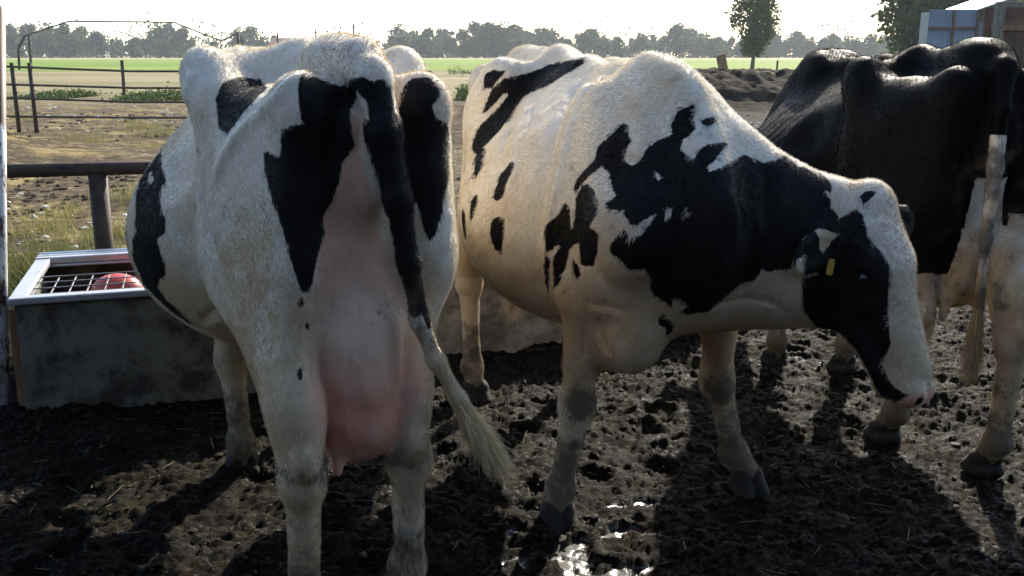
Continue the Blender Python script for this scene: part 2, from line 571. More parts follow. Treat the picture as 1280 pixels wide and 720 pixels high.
    # milk vein / navel fold
    F.cap((0.55, 0, 0.68), (0.9, 0, 0.60), .05, .03, k=0.08)
    if P.get('vulva'):
        v = np.array(P['vulva'])
        F.ell(v, (.030, .026, .052), k=.025); F.cap(v + (-.030, 0, .035), v + (-.028, 0, -.040), .004, .006, k=.008, carve=True)
    # tail
    F.chain(P["tail"], k=0.025)
    return F, dict(o=o, e=e, n=nn, l=l, L=L)

def smooth01(x, a, b):
    t = np.clip((x - a) / (b - a), 0, 1)
    return t * t * (3 - 2 * t)

def poly_sd(px, py, poly):
    # signed distance to a closed polygon, positive inside
    P = np.array(poly, np.float64); Q = np.roll(P, -1, 0)
    d2 = np.full(px.shape, 1e9); ins = np.zeros(px.shape, bool)
    for (ax, ay), (bx, by) in zip(P, Q):
        ex, ey = bx - ax, by - ay
        wx, wy = px - ax, py - ay
        t = np.clip((wx * ex + wy * ey) / (ex * ex + ey * ey + 1e-12), 0, 1)
        d2 = np.minimum(d2, (wx - ex * t) ** 2 + (wy - ey * t) ** 2)
        c = ((ay > py) != (by > py)) & (px < (bx - ax) * (py - ay) / (by - ay + 1e-12) + ax)
        ins ^= c
    d = np.sqrt(d2)
    return np.where(ins, d, -d)

def patch_field(V, N, patches, base):
    # every patch: (+1 black / -1 white, direction it faces, depth limit, outline as points on the hide)
    sd = np.full(len(V), base, np.float64)
    for sign, dirn, depth, pts in patches:
        n = unit(dirn)
        u = unit(np.cross((0, 0, 1) if abs(n[2]) < .9 else (1, 0, 0), n)); v = np.cross(n, u)
        Pt = np.array(pts, float)
        c = Pt.mean(0)
        poly = np.stack([(Pt - c) @ u, (Pt - c) @ v], 1)
        W = V - c
        x, y, z = W @ u, W @ v, W @ n
        zr = (Pt - c) @ n
        bb = (x > poly[:, 0].min() - .12) & (x < poly[:, 0].max() + .12) & (y > poly[:, 1].min() - .12) & (y < poly[:, 1].max() + .12)
        m = bb & (z > zr.min() - depth) & (z < zr.max() + depth) & (N @ n > -0.25)
        if not m.any(): continue
        d = poly_sd(x[m], y[m], poly)
        sd[m] = np.maximum(sd[m], d) if sign > 0 else np.minimum(sd[m], -d)
    return sd

def make_hoof_mesh(mat):
    F = Field((-.09, -.08, -.03), (.13, .08, .13), 0.004)
    for s in (1, -1):
        F.cap((.0, s * .022, .058), (.045, s * .026, .022), .030, .024, k=.012)
        F.cap((-.03, s * .022, .03), (.02, s * .024, .02), .026, .027, k=.015)
        F.ell((-.01, s * .021, .075), (.040, .026, .026), k=.015)
    F.put((-.1, -.1, -.05), (.13, .1, .0), lambda X, Y, Z: Z + 0 * X + 0 * Y - 0.0, .004, carve=True)
    V, Q = F.nets()
    return np_mesh("hoof", V, Q, mat)

def curve_len(pts):
    return sum((Vector(a) - Vector(b)).length for a, b in zip(pts, pts[1:]))

def strands(name, roots, dirs, length, rad, mat, parent, seed=1, droop=0.0, curl=0.0, seg=4, jitter=.25, tip=.25):
    # real hair: thin tapered curves
    rng = np.random.default_rng(seed)
    n = len(roots)
    hc = bpy.data.hair_curves.new(name)
    hc.add_curves([seg + 1] * n)
    D = dirs + rng.normal(0, jitter, (n, 3)); D /= np.linalg.norm(D, axis=1, keepdims=True)
    Ls = length * rng.uniform(.6, 1.15, n)[:, None]
    cd = rng.normal(0, 1, (n, 3)) * curl
    P = np.zeros((n, seg + 1, 3), np.float32)
    for i in range(seg + 1):
        t = i / seg
        P[:, i] = roots + D * Ls * t + np.array((0, 0, -1.0)) * droop * Ls * t * t + cd * Ls * t * t
    hc.position_data.foreach_set("vector", P.reshape(-1))
    rr = np.tile(np.linspace(rad, rad * tip, seg + 1), n).astype(np.float32)
    a = hc.attributes.get("radius") or hc.attributes.new("radius", 'FLOAT', 'POINT')
    a.data.foreach_set("value", rr)
    hc.materials.append(mat)
    o = bpy.data.objects.new(name, hc)
    link(o, parent)
    return o

HOOF = None
def build_cow(P, h=0.009):
    global HOOF
    root = empty("cow", (*P["at"], 0), 0)
    a = R(P["heading"])             # angle of the cow's long axis, measured from +X
    root.rotation_euler = (0, 0, a)
    tag(root, P["label"], "cow", P.get("group"))
    F, HD = cow_field(P, h)
    V, Q = F.nets()
    V = laplace(V, Q, 2, .5)
    N = vnormals(V, Q)
    # skin folds and slack hide
    for fx in P.get("folds", []):
        c, nrm, amp, wl, rad = fx
        w = np.exp(-((V - np.array(c)) ** 2).sum(1) / rad ** 2)
        ph = (V @ np.array(nrm)) + .02 * vnoise(V[:, 0] * 9, V[:, 1] * 9, V[:, 2] * 9, 5)
        V = V + N * (w * amp * np.sin(ph * 2 * np.pi / wl))[:, None]
    for amp, w, pts in P.get("ridges", []):
        pt = np.array(pts); mm = (np.abs(V - pt.mean(0)).max(1) < np.ptp(pt, axis=0).max() * .5 + w * 4)
        W_ = V[mm]; dd = np.full(len(W_), 9.0); tt = np.zeros(len(W_)); ns = len(pt) - 1
        for i_, (a_, b_) in enumerate(zip(pt, pt[1:])):
            ab = b_ - a_; t_ = np.clip((W_ - a_) @ ab / (ab @ ab + 1e-9), 0, 1); d_ = np.linalg.norm(W_ - a_ - t_[:, None] * ab, axis=1)
            tt = np.where(d_ < dd, (i_ + t_) / ns, tt); dd = np.minimum(dd, d_)
        V[mm] = W_ + N[mm] * (amp * np.exp(-(dd / w) ** 2) * smooth01(tt, 0, .2) * smooth01(-tt, -1, -.8))[:, None]
    uc, ur = P["udder"]["c"], P["udder"]["r"]
    gw = np.exp(-((V[:, 1] - uc[1]) / .020) ** 2) * smooth01(-V[:, 0], -uc[0], -uc[0] + .08) * smooth01(-V[:, 2], -(uc[2] + ur[2] * .9), -(uc[2] + ur[2] * .5)) * (V[:, 2] > uc[2] - ur[2] * 1.2) * (V[:, 0] > -.09)
    V = (V - N * (gw * .006)[:, None])
    low = 0.0030 * fbm(V[:, 0] * 9, V[:, 1] * 9, V[:, 2] * 5, 3, 3) + .0012 * fbm(V[:, 0] * 34, V[:, 1] * 34, V[:, 2] * 22, 2, 9)
    V = (V + N * low[:, None]).astype(np.float32)
    me = np_mesh("body", V, Q, P["mat"])
    sd = patch_field(V, N, P["patches"], P.get("base", -0.2))
    # head pattern in the head frame
    o, e, n, l, L = HD["o"], HD["e"], HD["n"], HD["l"], HD["L"]
    W = (V - o) / L
    he, hn, hl = W @ e, W @ n, W @ l
    inhead = (he > -.04) & (he < .62) & (hn > -.30) & (hn < .1) & (np.abs(hl) < .40) & (V[:, 0] > 1.2)
    sd2 = P["headpat"](he, hn, hl) if P.get("headpat") else sd
    sd = np.where(inhead, sd2, sd)
    if P.get("mirror_head"): sd = np.where(inhead & (hl < -.015), hp_cow2(he, hn, hl), sd)
    if P.get("post"): sd = P["post"](V, sd)
    for s_ in (1, -1):
        q_ = o + (e * .524 + n * -.074 + l * s_ * .036) * L
        sd = np.maximum(sd, np.where(inhead, .013 - np.linalg.norm(V - q_, axis=1), -9))
    sd = np.maximum(sd, np.where(inhead & (he > .42), .006 - np.abs(hn + .137 + .10 * (.53 - he) + .0 * hl), -9) * (np.abs(hl) > .0) + np.where(inhead & (he > .42), 0, -9))
    attr(me, "patch", sd)
    c = np.array(P["udder"]["c"]); r = np.array(P["udder"]["r"])
    uf = np.sqrt((((V - c) / r) ** 2).sum(1))
    lw = P["udder"].get("low")
    if lw: uf = np.minimum(uf, np.sqrt((((V - np.array(lw[:3])) / np.array(lw[3:6])) ** 2).sum(1)))
    pink = smooth01(-uf, -1.11, -1.04)
    teat = (np.sqrt((((V - c) / (r * .95)) ** 2)[:, :2].sum(1)) < 1) & (V[:, 2] < c[2] - r[2] * .7) & (V[:, 2] > c[2] - r[2] - .07) & (uf < 1.45)
    for lg in P["hind"]:
        hk_ = np.array(lg["hock"]); teat &= np.linalg.norm((V - hk_)[:, :2], axis=1) > .085
    pink = np.maximum(pink, teat)
    pink = pink * P.get("pinkscale", 1.0)
    strip = smooth01(-np.abs(V[:, 1] - c[1] - .045 * smooth01(V[:, 2], .85, 1.2)) / (0.050 + .10 * np.clip((1.22 - V[:, 2]) / .5, 0, 1)), -1.25, -.75) * smooth01(-V[:, 0], -.22, -.10) * smooth01(V[:, 2], .5, .7) * smooth01(-V[:, 2], -1.36, -1.30)
    pink = np.maximum(pink, strip * P.get("strip", 1.0))
    if P.get("tailfn") is not None: pink = pink * (P["tailfn"](V) > .006)
    nose = smooth01(he, .492, .512) * smooth01(-np.abs(hl), -.075, -.05) * inhead * smooth01(hn, -.2, -.13)
    attr(me, "pink", np.clip(pink + nose * P.get("pinknose", .8), 0, 1))
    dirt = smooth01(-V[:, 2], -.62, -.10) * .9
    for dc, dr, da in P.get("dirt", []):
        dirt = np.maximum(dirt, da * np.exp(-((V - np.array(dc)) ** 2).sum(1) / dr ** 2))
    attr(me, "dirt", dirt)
    attr(me, "headmask", inhead.astype(np.float32))
    body = bpy.data.objects.new("body", me)
    link(body, root)
    if HOOF is None: HOOF = make_hoof_mesh(M["hoof"])
    for leg in P["hind"] + P["fore"]:
        ho = bpy.data.objects.new("hoof", HOOF)
        link(ho, root)
        ho.location = (leg["foot"][0] + .012, leg["foot"][1], leg["foot"][2] - .024)
        ho.rotation_euler = (0, 0, R(leg.get("turn", 0)))
        ho.scale = (1.12, 1.12, 1.05)
    # eyes
    for s in (1, -1):
        bm = bmesh.new()
        bmesh.ops.create_uvsphere(bm, u_segments=20, v_segments=14, radius=.0185 * L)
        for f in bm.faces: f.smooth = True
        eye = bm_obj("eye", bm, M["eye"], root, True)
        eye.location = Vector(o + (e * .185 + n * -.071 + l * s * .0955) * L)
    # ear tags hang from the ears
    for (s, along, off, w, hgt, dn) in P.get("tags", []):
        ea = P.get("ear", {}).get(s, (0.03, -0.25, 0.97))
        ed = unit(e * ea[0] + n * ea[1] + l * s * ea[2])
        eb = o + (e * 0.055 + n * -0.075 + l * s * 0.085) * L
        p = eb + ed * along + np.array(off)
        bm = bmesh.new()
        X = np.array((.35, 1, 0)); Z = unit(np.array(dn)); Y = unit(np.cross(Z, X)); X = np.cross(Y, Z)
        Mx = Matrix(((X[0], Y[0], Z[0], p[0]), (X[1], Y[1], Z[1], p[1]), (X[2], Y[2], Z[2], p[2]), (0, 0, 0, 1)))
        prof = [(-.4, 0), (.4, 0), (.5, -.25), (.5, -.9), (.38, -1), (-.38, -1), (-.5, -.9), (-.5, -.25)]
        vs = [[bm.verts.new(Mx @ Vector((x * w, yy, z * hgt))) for x, z in prof] for yy in (-.0013, .0013)]
        bm.faces.new(vs[0]); bm.faces.new(vs[1][::-1])
        for i in range(8): bm.faces.new((vs[0][i], vs[0][(i + 1) % 8], vs[1][(i + 1) % 8], vs[1][i]))
        t = bm_obj("ear_tag", bm, M["tag"], root, False, .0006)
    return root, body, V, N, Q, HD

# ------------------------------------------------------------------ materials
M = {}
def mat_ground():
    t = NT("ground_soil")
    co = t.n("ShaderNodeTexCoord").outputs["Object"]
    sp = t.n("ShaderNodeSeparateXYZ"); t.l(co, sp.inputs[0])
    X, Y, Z = sp.outputs
    n1 = t.noise(0.9, 6, .6, co); n2 = t.noise(7, 8, .65, co); n3 = t.noise(45, 6, .7, co); nb = t.noise(0.18, 4, .6, co)
    mud = t.ramp(n2, [(.32, (.0012, .0009, .0005)), (.50, (.0050, .0036, .0018)), (.72, (.020, .0148, .0078))])
    mud = t.mix(t.ss(n3, .52, .80), mud, (.055, .043, .025))
    dry = t.ramp(n2, [(.30, (.018, .013, .008)), (.46, (.075, .055, .032)), (.60, (.17, .13, .075)), (.8, (.34, .28, .18))])
    straw = t.ramp(n3, [(.3, (.10, .075, .03)), (.55, (.26, .20, .085)), (.8, (.42, .35, .18))])
    dry = t.mix(t.ss(n1, .47, .62), dry, straw)
    dry = t.mix(t.math('MULTIPLY', t.ss(t.noise(2.2, 7, .7, co), .44, .56), .8), dry, (.045, .034, .022))
    sx = t.scalev(co, (0.15, 1.2, 1))
    g1 = t.noise(0.05, 5, .6, sx)
    darkearth = t.ramp(n2, [(.3, (.006, .005, .004)), (.6, (.018, .0145, .010)), (.8, (.055, .045, .032))])
    # dark trampled pen soil to the right, straw to the left
    side = t.math('ADD', X, t.math('MULTIPLY', t.math('SUBTRACT', nb, .5), 12))
    dry = t.mix(t.ss(side, -.5, 1.5), dry, darkearth)
    far = t.ramp(t.noise(.06, 5, .6, t.scalev(co, (.3, 1, 1))), [(.3, (.10, .085, .045)), (.5, (.19, .165, .09)), (.7, (.28, .245, .15))])
    yy = t.math('ADD', Y, t.math('MULTIPLY', t.math('SUBTRACT', nb, .5), 3.0))
    c = t.mix(t.ss(yy, 5.0, 5.9), mud, dry)
    yf = t.math('ADD', Y, t.math('MULTIPLY', t.math('SUBTRACT', t.noise(.04, 3, .5, co), .5), 22))
    sf = t.ss(side, -.5, 1.5)
    c = t.mix(t.math('MULTIPLY', t.ss(yf, 26, 40), t.math('MAXIMUM', t.math('SUBTRACT', 1.0, sf), t.ss(yf, 55, 75))), c, far)
    green = t.ramp(g1, [(.3, (.08, .13, .018)), (.5, (.13, .19, .028)), (.7, (.19, .23, .05))])
    c = t.mix(t.ss(yf, 86, 100), c, green)
    c = t.mix(t.ss(yf, 300, 330), c, (.30, .27, .14))
    t.base(c)
    wet = t.ss(t.attr("wet"), .25, .8)
    rough = t.ramp(n2, [(.3, (.55,) * 3), (.6, (.80,) * 3)])
    rr = t.mix(wet, rough, (.20, .20, .20))
    rr = t.mix(t.ss(Y, 5.2, 6.2), rr, (.95, .95, .95))
    t.set("Roughness", rr)
    glint = t.ss(t.math('ADD', t.noise(75, 3, .6, co), t.math('MULTIPLY', t.noise(4, 3, .5, co), .35)), .78, .88)
    spec = t.mix(t.ss(Y, 5.2, 6.2), t.mix(wet, t.mix(glint, (.035,) * 3, (.32,) * 3), (.6, .6, .6)), (.05, .05, .05))
    t.set("Specular IOR Level", spec)
    b = t.math('ADD', t.math('MULTIPLY', t.noise(60, 8, .7, co), .6), t.math('MULTIPLY', t.noise(220, 4, .6, co), .25))
    b = t.math('MULTIPLY', b, t.math('SUBTRACT', 1.0, t.math('MULTIPLY', wet, .8)))
    b = t.math('ADD', b, t.math('MULTIPLY', t.math('MULTIPLY', t.noise(9, 6, .7, co), 3.0), t.ss(Y, 5.2, 7.5)))
    t.bump(b, .9, .012)
    return t.m
def mat_coat(name="cow_coat", black_base=(.0030, .0027, .0029), spec=.16):
    t = NT(name)
    co = t.n("ShaderNodeTexCoord").outputs["Object"]
    hairv = t.scalev(co, (1, 1, .28))
    fine = t.noise(170, 4, .6, hairv); mid = t.noise(38, 4, .6, hairv); lowf = t.noise(5, 5, .6, co); blot = t.noise(17, 6, .65, co)
    sp = t.n("ShaderNodeSeparateXYZ"); t.l(co, sp.inputs[0])
    p = t.math('ADD', t.attr("patch"), t.math('MULTIPLY', t.math('SUBTRACT', mid, .5), .016))
    p = t.math('ADD', p, t.math('MULTIPLY', t.math('SUBTRACT', fine, .5), .010))
    mask = t.ss(p, -.0022, .0022)
    low = t.ss(sp.outputs[2], 1.25, .45)
    stain = t.math('MULTIPLY', t.ss(t.math('ADD', lowf, t.math('MULTIPLY', low, .28)), .50, .74), .85)
    white = t.mix(stain, (.70, .64, .53), (.48, .36, .21))
    white = t.mix(t.math('MULTIPLY', t.ss(fine, .5, .8), .25), white, (.40, .36, .30))
    white = t.mix(t.math('MULTIPLY', t.ss(blot, .64, .74), .45), white, (.20, .15, .09))
    ub = t.ss(sp.outputs[2], .80, .62)
    pkt = t.mix(t.ss(sp.outputs[2], 1.0, .8), (.50, .28, .18), (.62, .44, .31))
    pk = t.mix(ub, pkt, (.62, .28, .19))
    pk = t.mix(t.math('MULTIPLY', t.ss(t.noise(9, 5, .6, co), .50, .75), .35), pk, (.60, .42, .32))
    c = t.mix(t.math('MULTIPLY', t.attr("pink"), .92), white, pk)
    blk = t.mix(t.ss(blot, .5, .75), black_base, tuple(3.0 * q for q in black_base))
    c = t.mix(mask, c, blk)
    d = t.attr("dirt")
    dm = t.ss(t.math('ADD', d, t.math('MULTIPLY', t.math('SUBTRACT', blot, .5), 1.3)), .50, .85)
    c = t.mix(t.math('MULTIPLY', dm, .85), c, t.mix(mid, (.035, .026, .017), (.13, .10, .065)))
    t.base(c)
    t.set("Roughness", t.mix(mask, (.75, .75, .75), (.58, .58, .58)))
    t.set("Specular IOR Level", spec)
    t.set("Sheen Weight", t.mix(mask, (.12,) * 3, (.02,) * 3)); t.set("Sheen Roughness", .4)
    t.set("Subsurface Weight", 0.0)
    b = t.math('ADD', t.math('MULTIPLY', fine, .5), t.math('MULTIPLY', mid, .5))
    t.bump(b, .5, .0035)
    return t.m
def mat_fur(name="cow_hair", ro=.55, sp=.12):
    t = NT(name)
    c = t.n("ShaderNodeAttribute", attribute_name="hair_col").outputs["Color"]
    t.base(c)
    t.set("Roughness", ro); t.set("Specular IOR Level", sp)
    return t.m
def mat_metal(name, col, rough=.45, metallic=.85, dirt=(.12, .09, .06), amt=.5, scale=9):
    t = NT(name)
    co = t.n("ShaderNodeTexCoord").outputs["Object"]
    n = t.noise(scale, 8, .7, co)
    m = t.ss(n, .62 - .25 * amt, .78 - .2 * amt)
    t.base(t.mix(m, col, dirt))
    t.set("Metallic", t.mix(m, (metallic,) * 3, (0, 0, 0)))
    t.set("Roughness", t.mix(t.noise(30, 4, .6, co), (rough - .1,) * 3, (rough + .2,) * 3))
    t.bump(t.noise(80, 4, .6, co), .3, .002)
    return t.m
def mat_rough(name, a, b, scale=8, rough=.85, bumpd=.004, spec=.3, stretch=(1, 1, 1)):
    t = NT(name)
    co = t.scalev(t.n("ShaderNodeTexCoord").outputs["Object"], stretch)
    t.base(t.mix(t.ss(t.noise(scale, 8, .7, co), .35, .68), a, b))
    t.set("Roughness", rough); t.set("Specular IOR Level", spec)
    t.bump(t.noise(scale * 6, 5, .7, co), .6, bumpd)
    return t.m
def mat_leaf(name, a, b, c=None):
    t = NT(name)
    co = t.n("ShaderNodeTexCoord").outputs["Object"]
    gn = t.n("ShaderNodeNewGeometry")
    oi = t.n("ShaderNodeObjectInfo").outputs["Random"]
    col = t.mix(gn.outputs["Random Per Island"], a, b)
    col = t.mix(t.math('MULTIPLY', oi, .5), col, c or b)
    t.base(col); t.set("Roughness", .7); t.set("Specular IOR Level", .2)
    tr = t.n("ShaderNodeBsdfTranslucent"); t.l(t.mix(.5, col, (.10, .14, .03)), tr.inputs["Color"])
    ms = t.n("ShaderNodeMixShader"); ms.inputs[0].default_value = .25
    t.l(t.b.outputs[0], ms.inputs[1]); t.l(tr.outputs[0], ms.inputs[2]); t.l(ms.outputs[0], t.out.inputs["Surface"])
    return t.m
M["ground"] = mat_ground()
M["coat"] = mat_coat()
M["fur"] = mat_fur()
M["fur_dark"] = mat_fur("black_cow_hair", .7, .03)
M["coat_dark"] = mat_coat("black_cow_coat", (.0011, .0010, .0011), .06)
M["hoof"] = mat_rough("hoof_horn", (.008, .006, .004), (.03, .023, .015), 25, .8)
def _eye():
    t = NT("eye_ball"); t.base((.008, .006, .005)); t.set("Roughness", .06); t.set("Specular IOR Level", .8); return t.m
M["eye"] = _eye()
def _tag():
    t = NT("tag_plastic"); t.base((.36, .235, .02)); t.set("Roughness", .5); return t.m
M["tag"] = _tag()
M["galv"] = mat_metal("galvanised_rim", (.42, .43, .43), .42, .7, (.20, .17, .13), .35, 14)
M["tank"] = mat_metal("dirty_tank", (.135, .125, .092), .85, .0, (.030, .024, .016), .8, 5)
M["wire"] = mat_metal("grid_wire", (.20, .21, .21), .5, .5, (.10, .07, .05), .5, 20)
M["pipe"] = mat_rough("rusty_pipe", (.022, .014, .009), (.06, .038, .022), 12, .7)
M["fence"] = mat_rough("fence_pipe", (.03, .022, .016), (.08, .058, .04), 4, .8)
M["peel"] = None
def _peel():
    t = NT("peeling_paint")
    co = t.n("ShaderNodeTexCoord").outputs["Object"]
    sp = t.n("ShaderNodeSeparateXYZ"); t.l(co, sp.inputs[0])
    n = t.noise(9, 6, .7, t.scalev(co, (1, 1, .4)))
    z = t.ss(sp.outputs[2], 1.35, .95)
    m = t.ss(t.math('ADD', n, t.math('MULTIPLY', z, .16)), .60, .66)
    t.base(t.mix(m, (.060, .026, .012), (.50, .50, .48))); t.set("Roughness", .6)
    t.bump(m, .4, .003)
    return t.m
M["peel"] = _peel()
M["concrete"] = mat_rough("concrete", (.10, .085, .065), (.30, .27, .22), 7, .9)
M["wood"] = mat_rough("old_wood", (.12, .065, .03), (.26, .15, .075), 8, .85, stretch=(3, 3, .4))
M["water"] = None
def _water():
    t = NT("trough_water"); t.base((.012, .016, .010)); t.set("Roughness", .05); t.set("Specular IOR Level", .5)
    t.bump(t.noise(9, 3, .5, t.geo_obj()), .25, .01)
    return t.m
M["water"] = _water()
def _red():
    t = NT("red_plastic"); co = t.geo_obj()
    t.base(t.mix(t.ss(t.noise(12, 5, .6, co), .5, .7), (.42, .05, .03), (.22, .06, .04))); t.set("Roughness", .3)
    return t.m
M["red"] = _red()
M["greywood"] = mat_rough("weathered_wood", (.085, .072, .056), (.19, .165, .13), 6, .85, stretch=(3, 3, .4))
M["bark"] = mat_rough("bark", (.035, .028, .02), (.09, .075, .055), 4, .9)
M["leaf"] = mat_leaf("leaf_green", (.022, .045, .010), (.055, .085, .020), (.035, .065, .018))
M["leaf_far"] = mat_leaf("leaf_far", (.020, .042, .012), (.045, .075, .022), (.026, .052, .020))
M["weed"] = mat_leaf("weed_green", (.07, .08, .02), (.20, .18, .06), (.22, .18, .08))
M["drygrass"] = mat_leaf("dry_grass", (.22, .17, .06), (.42, .34, .15), (.20, .20, .06))
M["corr"] = mat_metal("blue_grey_sheet", (.17, .19, .21), .5, .3, (.10, .09, .08), .3, 2)
M["rustframe"] = mat_rough("rust_frame", (.06, .032, .022), (.13, .07, .045), 3, .8)
M["roofred"] = mat_rough("pink_roof", (.22, .13, .11), (.34, .22, .18), 3, .8)
M["earth_tan"] = mat_rough("old_straw", (.10, .07, .035), (.28, .21, .11), 6, .95, .02, .05)
M["stone"] = mat_rough("pale_stone", (.30, .27, .22), (.62, .58, .50), 12, .9)

# ------------------------------------------------------------------ ground: one sheet to the horizon
def axis_coords(a, b, step, far_lo, far_hi, grow=1.09):
    c = list(np.arange(a, b, step))
    s = step; x = c[-1]
    while x < far_hi: s *= grow; x += s; c.append(x)
    s = step; x = c[0]; lo = []
    while x > far_lo: s *= grow; x -= s; lo.append(x)
    return np.array(lo[::-1] + c)
def ground_height(x, y):
    z0 = np.zeros_like(x)
    near = np.clip((9 - y) / 4, 0.25, 1)
    h = .030 * fbm(x * 1.3, y * 1.3, z0, 2, 1) * np.clip(1.5 - np.abs(y - 4) / 30, 0, 1)
    a = fbm(x * 7, y * 7, z0, 3, 5); b = vnoise(x * 19, y * 19, z0, 8); c = vnoise(x * 46, y * 46, z0, 9); d = vnoise(x * 80, y * 80, z0, 10)
    clod = .014 * a + .017 * np.abs(b) + .014 * np.abs(c) * (a > -.6) + .008 * d
    h = h + clod * near * np.clip((40 - y) / 30, 0, 1)
    return h
HOOFPRINTS = [(random.uniform(-2, 2.4), random.uniform(2.2, 5.2), random.uniform(0, 6.28)) for _ in range(60)]
def build_ground():
    xs = axis_coords(-2.2, 2.5, .0105, -2200, 2200, 1.055)
    ys = axis_coords(2.25, 5.6, .0105, -60, 3200, 1.045)
    Xg, Yg = np.meshgrid(xs, ys, indexing='ij')
    x = Xg.ravel(); y = Yg.ravel()
    h = ground_height(x, y)
    nearm = (np.abs(x) < 2.6) & (y < 6) & (y > 2)
    for (hx, hy, a) in HOOFPRINTS:
        m = nearm & (np.abs(x - hx) < .15) & (np.abs(y - hy) < .15)
        dx, dy = x[m] - hx, y[m] - hy
        u = dx * math.cos(a) + dy * math.sin(a); v = -dx * math.sin(a) + dy * math.cos(a)
        r = np.sqrt((u / .075) ** 2 + (v / .055) ** 2)
        h[m] += -.028 * np.exp(-r ** 4) + .012 * np.exp(-((r - 1.35) / .3) ** 2)
    # wet hollow in the foreground
    wet = np.zeros_like(x)
    for (wx, wy, rx, ry) in ((.18, 2.72, .075, .15), (.36, 2.84, .085, .035), (.42, 3.05, .09, .028), (.16, 3.12, .07, .03), (.27, 2.60, .11, .05), (.0, 2.66, .05, .04), (-.02, 2.85, .05, .05)):
        r = np.sqrt(((x - wx) / rx) ** 2 + ((y - wy) / ry) ** 2) + .95 * vnoise(x * 24, y * 24, 0 * x, 44) + .4 * vnoise(x * 55, y * 55, 0 * x, 45)
        wet = np.maximum(wet, 1 - smooth01(r, .75, 1.15))
    h = h * (1 - wet * .80) - wet * .010
    scat = smooth01(vnoise(x * 5, y * 5, 0 * x, 71), .25, .6) * smooth01(-h, -.008, .01)
    wet = np.maximum(wet * (.45 + .55 * smooth01(vnoise(x * 26, y * 26, 0 * x, 12), -.3, .2)), scat * .0)
    # earth banks beyond the yard
    def bank(cx, cy, rx, ry, hh, sd):
        nonlocal h
        m = (np.abs(x - cx) < rx * 2.2) & (np.abs(y - cy) < ry * 2.2)
        r2 = ((x[m] - cx) / rx) ** 2 + ((y[m] - cy) / ry) ** 2
        h[m] += hh * np.exp(-r2 ** 1.5) * (1 + .35 * fbm(x[m] * .9, y[m] * .9, 0 * x[m], 3, sd))
    bank(-1.0, 20, 2.2, 2.5, .40, 4); pass
    bank(-9, 14, 3, 2, .30, 7)
    V = np.stack([x, y, h], 1)
    n0, n1 = len(xs), len(ys)
    I = np.arange(n0 * n1).reshape(n0, n1)
    F = np.stack([I[:-1, :-1].ravel(), I[1:, :-1].ravel(), I[1:, 1:].ravel(), I[:-1, 1:].ravel()], 1)
    me = np_mesh("ground", V, F, M["ground"])
    attr(me, "wet", wet)
    o = bpy.data.objects.new("ground", me); link(o)
    tag(o, kind="structure")
build_ground()

def build_bank():
    xs = np.arange(3.2, 13, .075); ys = np.arange(25.5, 36, .075)
    Xg, Yg = np.meshgrid(xs, ys, indexing='ij'); x = Xg.ravel(); y = Yg.ravel(); z0 = 0 * x
    e = smooth01(x, 3.4, 5.6) * smooth01(-x, -12.8, -10) * smooth01(y, 25.8, 29.5) * smooth01(-y, -35.8, -32)
    h = e * (.92 + .14 * fbm(x * .6, y * .6, z0, 3, 61)) + e ** .5 * (.10 * fbm(x * 2.2, y * 2.2, z0, 4, 63) + .05 * np.abs(vnoise(x * 5, y * 5, z0, 65))) - .06
    n0, n1 = len(xs), len(ys); I = np.arange(n0 * n1).reshape(n0, n1)
    F = np.stack([I[:-1, :-1].ravel(), I[1:, :-1].ravel(), I[1:, 1:].ravel(), I[:-1, 1:].ravel()], 1)
    M["bank"] = mat_rough("dark_soil", (.010, .0075, .005), (.045, .036, .025), 2.2, .95, .05, .03)
    o = bpy.data.objects.new("soil_bank", np_mesh("soil_bank", np.stack([x, y, h], 1), F, M["bank"])); link(o); tag(o, kind="structure")
build_bank()

# ------------------------------------------------------------------ leaf clouds, grass
def leaf_cloud(P, size, seed, flat=0.0, aspect=1.0):
    rng = np.random.default_rng(seed)
    n = len(P)
    a = rng.normal(0, 1, (n, 3)); a /= np.linalg.norm(a, axis=1, keepdims=True)
    b = rng.normal(0, 1, (n, 3)); b[:, 2] *= (1 - flat); b -= a * (a * b).sum(1, keepdims=True); b /= np.linalg.norm(b, axis=1, keepdims=True)
    s = (size * rng.uniform(.6, 1.3, n))[:, None]
    c = [P - a * s * .5, P + b * s * .38 * aspect + a * s * .05, P + a * s * .5, P - b * s * .38 * aspect + a * s * .05]
    V = np.stack(c, 1).reshape(-1, 3)
    F = np.arange(4 * n).reshape(n, 4)
    return V, F

def crown_points(rng, n, blobs):
    w = np.array([b[3] * b[4] for b in blobs]); w = w / w.sum()
    k = rng.choice(len(blobs), n, p=w)
    B = np.array(blobs)[k]
    d = rng.normal(0, 1, (n, 3)); d /= np.linalg.norm(d, axis=1, keepdims=True)
    r = rng.uniform(.45, 1.0, n) ** .5
    r *= 1 + np.clip(.12 * rng.normal(0, 1, n), -.3, .10)
    P = B[:, :3] + d * r[:, None] * np.stack([B[:, 3], B[:, 3], B[:, 4]], 1)
    return P

